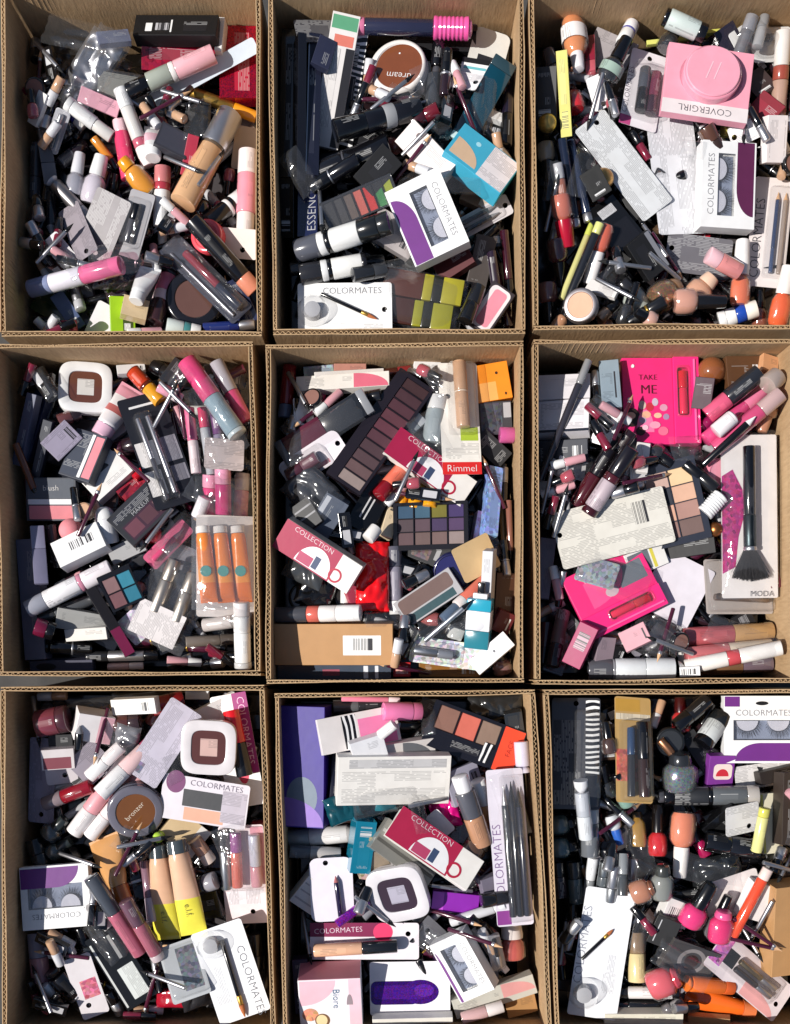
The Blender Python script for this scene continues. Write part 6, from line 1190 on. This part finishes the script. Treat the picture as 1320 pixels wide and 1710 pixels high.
I('stick', 1165, 1245, 1205, 1195, 34, 'black bottle with a white lettered label under the lash card', spec='cap .2 k;label .5 c8cccc 1 P;end .3 1c1e20')
I('stick', 1130, 1215, 1185, 1170, 26, 'glossy black bottle beside the deep red polish', spec='cap .4 0e0e10 1 g;body .6 141416 1 g')
I('compact', 1098, 1240, 1146, 1236, 40, 'black compact with a sliver of tan powder', c='16181a', pan='2a2c2e', t=16)
I('stick', 1105, 1235, 1125, 1258, 14, 'copper liner beside the black compact', spec='body 1 c08a68 1 m')
I('polish', 1140, 1315, 1136, 1250, 62, 'large silver glitter nail polish', c='8c969a', cap='2a2c30', fin='glit', bl=.75)
I('card', 1058, 1340, 1062, 1165, 64, 'gold headed hang card with a black and coral pen', c='c8a468', t=18, hole=(.43, .0), deco=(('r', .28, -.48, .34, .48, 'e8dcc4', 'P'), ('r', .36, -.2, .48, .48, 'c89c48'), ('r', -.3, -.1, .0, .48, 'c86a5a', 'mix')), in_=((-.45, -.2, .26, -.16, 20, 'body .5 3a2c2a 1 g;cap .5 14161c'), (-.45, .15, .2, .12, 14, 'body .6 2a2c30 1 g;cap .4 2a4468')), bub=(-.49, -.46, .27, .4))
I('carton', 1180, 1285, 1224, 1285, 56, 'violet carton with a red and white emblem under the lash card', c='7c3490', t=18, deco=(('R', -.3, -.22, .42, .25, 'ead8d0'), ('D', -.2, -.12, .3, .1, 'c82c3a')))
I('card', 1225, 1300, 1330, 1288, 40, 'white paper below the lash card', c='ece8e6', fin='P')
I('stick', 1105, 1334, 1268, 1330, 32, 'black mascara lying level with a white framed label', spec='neck .06 dg .7;cap .1 k;label .34 2a2c30 1 Pd;ring .04 k;body .34 5c6064;end .12 b0aaa4 1 g')
I('carton', 1190, 1395, 1235, 1350, 50, 'black glossy carton beside the white paper tag', c='121214', t=20, fin='g')
I('card', 1208, 1372, 1268, 1362, 50, 'white paper tag with a hole beside the cream carton', c='e2e0e0', fin='P', hole=(.2, -.28))
I('polish', 1018, 1362, 1034, 1412, 26, 'white bottle with a blue ring next to the gold polish', c='e8ecf0', cap='3060b8')
I('polish', 1030, 1430, 1036, 1480, 24, 'white capped clear bottle below the blue ringed one', c='c8c8c8', cap='f0f0f0')
I('polish', 1066, 1418, 1066, 1358, 30, 'gold glass nail polish', c='c0902c', cap='5a4830', bl=.85, flat=.7)
I('polish', 1098, 1432, 1100, 1345, 36, 'bright red nail polish with a black cap', c='dc1420', cap='14100f', bl=.48)
I('polish', 1138, 1355, 1130, 1466, 46, 'coral peach nail polish with a long white cap', c='ea8a66', cap='efe9e4', bl=.55, cap_r=.55)
I('stick', 1160, 1392, 1182, 1432, 22, 'magenta clear bottle beside the coral peach polish', spec='cap .4 2a1420;body .6 a81850 1 g')
I('stick', 1180, 1410, 1270, 1425, 34, 'glossy black tube below the white paper tag', spec='cap .45 101012 1 g;body .55 16161a 1 g')
I('carton', 1262, 1300, 1325, 1288, 22, 'dark brown lettered carton over the cream ones', c='2c2420', t=20, deco=(('r', -.4, -.3, .4, .3, '2c2420', 'P'),))
I('carton', 1278, 1325, 1284, 1425, 36, 'cream carton with yellow edge near the right wall', c='e6dfc4', t=24, deco=(('r', -.49, -.49, .49, -.36, 'd8d068'),))
I('carton', 1308, 1290, 1304, 1410, 20, 'tall dark brown carton beside the cream one', c='382e28', t=30)
I('stick', 1260, 1420, 1270, 1345, 18, 'pale neon liner beside the cream carton', spec='body .8 e0dc90;cap .2 d0cc60')
for k in range(5): I('stick', 985+k*17, 1505-(k % 2)*8, 992+k*16, 1428+(k % 3)*7, 18, ('silver capped clear tube in the row beside the white brush card', 'grey glass tube in the row of silver capped tubes', 'bright silver tube in the row of silver capped tubes', 'smoky tube in the row of silver capped tubes', 'slim chrome tube at the end of the row')[k], spec=('body .5 8a8e92 1 g;cap .5 e0e2e6', 'body .6 5a6064 1 g;cap .4 9aa0a4 1 m', 'body .4 b0b4b8 1 m;cap .6 s 1 m', 'body .5 4a4e52 1 g;cap .5 8a8e92 1 g', 'body .5 c8ccd0 1 m;cap .5 s 1 m')[k])
I('stick', 930, 1440, 936, 1500, 26, 'dark plum bottle by the shaded wall', spec='cap .4 k;body .6 2c1c24 1 g')
I('stick', 958, 1440, 964, 1510, 26, 'grey glass bottle beside the dark plum one', spec='cap .4 2a3034;body .6 4a5a5e 1 g')
I('polish', 1112, 1500, 1112, 1440, 40, 'clear grey glass polish below the red one', c='8a8c86', cap='3a3c3a', bl=.75)
I('film', 1160, 1470, 1240, 1450, 60, 'black crackled wrapper beside the coral stick', c='1c1e20', fin='foil', seed=83, t=22, freq=70)
I('polish', 1062, 1495, 1098, 1480, 44, 'round tan nail polish beside the white brush card', c='c08060', cap='8a5a44', bl=.85)
I('card', 1178, 1510, 1270, 1480, 70, 'white scrap of card under the coral stick', c='ded6d4')
I('carton', 1102, 1512, 1146, 1530, 42, 'white carton with a barcode beside the hot pink polish', c='e6e4e2', t=26, deco=(('r', -.35, -.3, .2, .2, 'e6e4e2', 'B'),))
I('polish', 1190, 1565, 1215, 1490, 30, 'grey bottle behind the hot pink polishes', c='7a7478', cap='k')
I('polish', 1155, 1545, 1190, 1470, 48, 'hot pink nail polish with a shiny black cap', c='f0287c', cap='0f0f11', bl=.48, cap_r=.6)
I('polish', 1200, 1570, 1205, 1515, 46, 'second hot pink nail polish without a visible cap', c='ee2874', cap='e85a90', bl=.82)
I('carton', 1250, 1530, 1272, 1470, 46, 'white carton behind the coral orange stick', c='ecE8e8'.lower(), t=20)
I('carton', 1308, 1455, 1300, 1545, 30, 'dark brown carton above the kraft carton', c='3a2c24', t=20)
I('carton', 1092, 1545, 1130, 1560, 50, 'black carton with silver lines beside the brush card', c='161618', t=18, deco=(('r', -.3, -.4, -.26, .4, 'lg'),))
I('stick', 1064, 1560, 1064, 1642, 30, 'cream tube with a tan cap beside the brush card', spec='cap .42 8a7258;body .58 dfcc98')
I('compact', 1118, 1583, 1166, 1583, 48, 'dark clear round pot under the hot pink polish', c='2c2c2e', pan='4a3a34', k=.75)
I('carton', 1108, 1582, 1192, 1616, 56, 'clear smoky case with a round pot inside', c='4a4644', t=14, fin='g', deco=(('o', -.25, -.4, .3, .4, '8a8484'), ('d', -.12, -.2, .16, .2, '3a2420')))
I('polish', 1090, 1645, 1138, 1622, 56, 'coral pink nail polish with glitter beside the cream tube', c='e4606a', cap='c84a58', bl=.85)
I('stick', 1020, 1660, 1136, 1652, 20, 'black tube with a white lettered strip near the bottom', spec='cap .3 1a1a1c;label .6 d8d4d4 1 P;end .1 k')
I('stick', 1012, 1682, 1110, 1678, 24, 'glossy black tube below the lettered strip', spec='cap .4 101012 1 g;body .6 141416 1 g')
I('polish', 1112, 1690, 1140, 1665, 26, 'grey silver polish near the bottom edge', c='6a6668', cap='8a8688')
I('stick', 1142, 1636, 1225, 1648, 26, 'orange lip crayon, upper of two', spec='dome .08 ee7a34;body .7 ee7430;cap .22 d8602c')
I('squeeze', 1262, 1694, 1148, 1674, 36, 'orange squeeze tube, lower of two', secs=((1, 'ee6a20'),), cap='e8804c')
I('carton', 1010, 1702, 1140, 1700, 22, 'cream slim carton at the bottom edge', c='dcd8c8', t=22)
I('carton', 1150, 1706, 1215, 1706, 12, 'kraft strip at the bottom edge', c='b08a60', t=16)
I('card', 1192, 1585, 1316, 1690, 68, 'white and pink hang card with a black square and silver pens', c='e8dcdf', t=16, hole=(.42, -.1), deco=(('r', -.36, -.15, -.2, .25, '1c1e24'), ('Q', .0, -.48, .46, -.1, 'ecaaa8'), ('r', -.49, -.3, -.34, .48, 'b86aa8', 'mix'), ('r', .2, .0, .4, .45, 'e8dcdf', 'P')), in_=((-.2, .12, .3, .14, 11, 'body .6 a89878 1 m;cap .4 s 1 m'), (-.2, -.1, .3, -.08, 11, 'body .6 6a6668 1 m;cap .4 s 1 m')), bub=(-.4, -.28, .34, .32), over=.003)
I('brushcard', 992, 1706, 1024, 1488, 84, 'white brush card with a slanting brush and grey clear cup', c='eef0f4', hole=(.42, -.02), br=(-.06, .38, .2, -.15), cup=(-.32, .25, 54), txt=(('COLORMATES', .05, .4, .6, 0, '8a8e9c'),), deco=(('r', -.3, -.35, .0, -.1, 'eef0f4', 'P'),), t=30, tilt=(.04, 0), over=.0)
I('lash', 1208, 1218, 1340, 1218, 112, 'white lash card with purple swoosh and two lashes by the right wall', t=20, win=(-.16, .14), wx=.38, ty=.25, sw=-.2, deco=(('r', -.49, .34, -.3, .49, 'pur'), ('d', -.1, .36, .06, .42, 'k')), tilt=(0, 0), over=.004)
I('carton', 1318, 1622, 1316, 1468, 80, 'kraft carton with a black and white label near the right wall', cat='kraft box', name='kraft_box', c='b98d5e', t=42, deco=(('r', -.02, -.35, .26, .1, '17171a', 'c', 'label'), ('r', .02, -.3, .22, .0, 'd0c8bc', 'B')), over=-.002)
I('stick', 1222, 1568, 1278, 1446, 18, 'long coral orange stick in a clear sleeve', spec='body .85 ec5030 1 g;cap .15 e8d0c8 1 g')
# ---------------------------------------------------------------- loose clear sleeves and film catching the sun
for k, (x1, y1, x2, y2, w_, lb) in enumerate((
    (70, 32, 215, 82, 56, 'long folded clear sleeve lying at the top of the foundation carton'), (195, 55, 112, 165, 60, 'crinkled clear sleeve hanging down beside the grey pouch'),
    (150, 440, 235, 425, 56, 'pink tinged clear sleeve over the pink gloss end'), (330, 160, 330, 235, 46, 'smoky clear sleeve above the foundation bottle'),
    (700, 110, 745, 220, 36, 'clear sleeve beside the brown powder pot'), (815, 130, 800, 230, 40, 'crinkled clear sleeve over the stacked black cartons'), (470, 250, 512, 315, 36, 'shiny sleeve on the long black packs'), (640, 450, 700, 440, 40, 'clear sleeve above the olive boxes'),
    (1240, 40, 1300, 70, 44, 'clear sleeve over the smoky grey gloss'), (1180, 250, 1140, 240, 30, 'clear sleeve behind the plum lash carton'), (960, 330, 985, 240, 34, 'clear sleeve over the navy pencils'),
    (345, 640, 410, 760, 70, 'wide crinkled sleeve over the pink and blue stick'), (330, 800, 420, 850, 60, 'crumpled clear bag neck above the orange tubes'), (265, 915, 320, 860, 50, 'clear sleeve over the pink liner pack'), (330, 1010, 420, 1040, 36, 'clear bag end below the orange tubes'),
    (475, 760, 600, 680, 44, 'clear sleeve around the plum gloss case'), (700, 690, 735, 760, 50, 'crinkled clear sleeve beside the plum palette'), (700, 1060, 790, 1040, 40, 'crinkled sleeve over the silver pencil'), (505, 800, 560, 850, 50, 'smoky sleeve below the plum blister'),
    (1120, 750, 1175, 745, 44, 'clear crinkled sleeve under the pink pack'), (1080, 1050, 1140, 1075, 50, 'clear crinkled cap sleeve beside the rose glosses'), (1190, 1045, 1295, 1090, 50, 'clear sleeve around the rose glosses'),
    (195, 1395, 245, 1430, 50, 'crinkled sleeve below the bronzer'), (385, 1380, 430, 1500, 56, 'clear sleeve over the pink hang card'), (170, 1220, 225, 1245, 44, 'clear sleeve behind the white crayons'), (150, 1540, 205, 1600, 44, 'smoky sleeve under the rose gloss'),
    (590, 1350, 700, 1330, 40, 'clear sleeve over the teal bag'), (850, 1290, 885, 1400, 44, 'clear sleeve over the top of the pencil pack'), (700, 1560, 750, 1590, 40, 'clear sleeve over the dark violet carton'),
    (1000, 1190, 985, 1330, 36, 'clear sleeve over the zebra pack'), (1150, 1450, 1240, 1475, 46, 'clear crackled sleeve over the black wrapper'), (1100, 1590, 1185, 1640, 44, 'clear sleeve over the smoky case'), (1060, 1370, 1090, 1470, 40, 'clear sleeve beside the gold polish'))):
    I('film', x1, y1, x2, y2, w_, lb, seed=101+k*3, t=16, fold=.18, freq=70, pc=80, nm='clear_sleeve', cat='plastic sleeve', over=.008)

# ---------------------------------------------------------------- small loose things in the gaps between the larger ones
GAPS = [
 ('stick', 62, 13, dict(spec='body .55 k .95 g;band .05 s 1.02 m;cap .4 s 1 m'), 'small black lip tube with a silver cap', 'lip_tube', 5),
 ('stick', 96, 7, dict(spec='body .8 %s 1 p;ferrule .06 s 1.05 m;point .14 tan 1 x' % 'plum'), 'thin plum pencil', 'makeup_pencil', 4),
 ('stick', 90, 7, dict(spec='body .8 lg 1 m;ferrule .06 k 1.05;point .14 k 1 x'), 'thin silver pencil', 'makeup_pencil', 5),
 ('stick', 58, 15, dict(spec='body .6 d8a0a8 .95 g;cap .4 w 1 p'), 'small pale pink gloss with a white cap', 'lip_gloss', 4),
 ('stick', 56, 15, dict(spec='body .55 7a2036 .95 g;cap .45 k 1 p'), 'small red gloss with a black cap', 'lip_gloss', 4),
 ('stick', 50, 16, dict(spec='body .5 c8a080 .95 g;cap .5 d8d8dc 1 g'), 'small beige sample tube', 'sample_tube', 4),
 ('carton', 54, 22, dict(c='e6e2e0', t=9, deco=(('r', -.42, -.36, .42, .36, 'e6e2e0', 'P'),)), 'little white printed carton', 'makeup_carton', 4),
 ('carton', 58, 20, dict(c='k', t=10, fin='g', deco=(('r', -.4, -.3, .0, .3, 'lg', 'P'), ('r', .1, -.2, .4, .2, 'k', 'P'))), 'little glossy black carton with a silver label', 'makeup_carton', 5),
 ('compact', 34, 34, dict(c='k', pan='8a6258', pfin='x', t=10), 'tiny black eyeshadow pot', 'eyeshadow_pot', 1),
 ('card', 52, 34, dict(c='f0eef0', fin='P', hole=(.36, 0), cr=4), 'small white printed tag', 'paper_tag', 4),
 ('stick', 46, 18, dict(spec='cap .5 s 1 m;base .5 k 1 g'), 'short chrome topped lipstick', 'lipstick', 5),
 ('polish', 46, 22, dict(c='b84858', cap='k'), 'mini rose nail polish', 'nail_polish', 2),
 ('card', 70, 26, dict(c='a8a8b0', fin='foil', t=12, bub=(-.48, -.46, .48, .46), in_=((-.4, 0, .4, 0, 9, 'body .6 k;cap .4 s 1 m'),)), 'slim clear blister with a black pen', 'blister_pack', 2),
 ('film', 62, 26, dict(seed=3, t=9, fold=.2, freq=80), 'crinkled strip of clear film', 'film_strip', 4),
]
GP = {}; KIDS = {}
def gaps(i, n, seed, kp=.28, pl=75):
    h = HM[i]; rnd = random.Random(seed); wts = [g[6] for g in GAPS]; done = 0; tries = 0; lim = np.percentile(h.h, pl)
    while done < n and tries < 1800:
        tries += 1; gi = rnd.choices(range(len(GAPS)), wts)[0]; kind, L, w, o, lab, nm, _ = GAPS[gi]
        tp = o.get('t', KIND[kind][0]); tp = tp or w*(.85 if kind == 'polish' else 1); T = tp*PX; Lm, wm = L*PX*1.04, w*PX*1.04
        yaw = rnd.uniform(0, 2*math.pi); ex = abs(math.cos(yaw))*Lm/2+abs(math.sin(yaw))*wm/2+.002; ey = abs(math.sin(yaw))*Lm/2+abs(math.cos(yaw))*wm/2+.002
        x = rnd.uniform(h.lx0+ex, h.lx1-ex); y = rnd.uniform(h.ly0+ey, h.ly1-ey)
        z, sx, sy, m, u, v = settle(h, x, y, yaw, Lm, wm, T, 75, mx=.4)
        if m is None or h.keep[m].mean() > kp or np.percentile(h.h[m], 80) > lim: continue
        if gi not in GP: pr = empty(nm); BUILD[kind](pr, Lm, wm, T, o); GP[gi] = pr; root = pr
        else:
            src = GP[gi]; root = src.copy(); COL.objects.link(root)
            for ch in KIDS.setdefault(src.name, list(src.children)):
                cc = ch.copy(); COL.objects.link(cc); cc.parent = root
                for g3 in ch.children: dd = g3.copy(); COL.objects.link(dd); dd.parent = cc
        orient(root, x, y, z, yaw, sx, sy); h.h[m] = np.maximum(h.h[m], z+sx*u[m]+sy*v[m]+T); done += 1
        root['label'] = lab; root['category'] = KIND[kind][2]; root['group'] = lab+' in box of '+BOXES[i][1][20:]; FILLED.append((root, i, x, y, z, lab))
for i in range(9): gaps(i, 56, 4000+i)
THIN = [1, 2, 13]
def thin(i, n, seed):
    keepw = [g[6] for g in GAPS]
    for k in range(len(GAPS)): GAPS[k] = GAPS[k][:6]+((keepw[k] if k in THIN else 0),)
    gaps(i, n, seed, .55, 92)
    for k in range(len(GAPS)): GAPS[k] = GAPS[k][:6]+(keepw[k],)
for i in range(9): thin(i, 7, 5000+i)
# ---------------------------------------------------------------- half buried things are told apart by the thing they lie beside
CUT = ' beside | under | with | against | on | in | lying | near | behind | at | along | below | above | between | leaning | touching | of | standing | across | over | tucked | next | around | from | holding | by | parallel | without | seen | pointing | tilted | crossing | beneath | lower | upper | second | first | right '.split('|')
def short(l):
    p = len(l)
    for k in CUT:
        k = k.strip(); q = l.find(' '+k+' ')
        if 0 < q < p: p = q
    s = l[:p].rstrip(' ,'); w = s.split()
    return ' '.join(w[-5:]) if len(w) > 5 else s
shorts = {}
for bx in PLACED:
    for it in bx: shorts[short(it[2])] = shorts.get(short(it[2]), 0)+1
taken = set()
for root, i, x, y, z, desc in FILLED:
    near = sorted(PLACED[i], key=lambda it: math.hypot(max(0, abs(it[0]-x)-it[4]*.4), max(0, abs(it[1]-y)-it[4]*.4)))
    near = [it for it in near if shorts[short(it[2])] == 1 and len(short(it[2]).split()) > 1][:6]
    lab = None
    for it in near:
        l = desc+' lying beside the '+short(it[2])
        if len(l.split()) <= 16 and l not in taken: lab = l; break
    if lab is None: lab = desc+' lying beside the '+short(near[0][2]) 
    taken.add(lab); root['label'] = lab
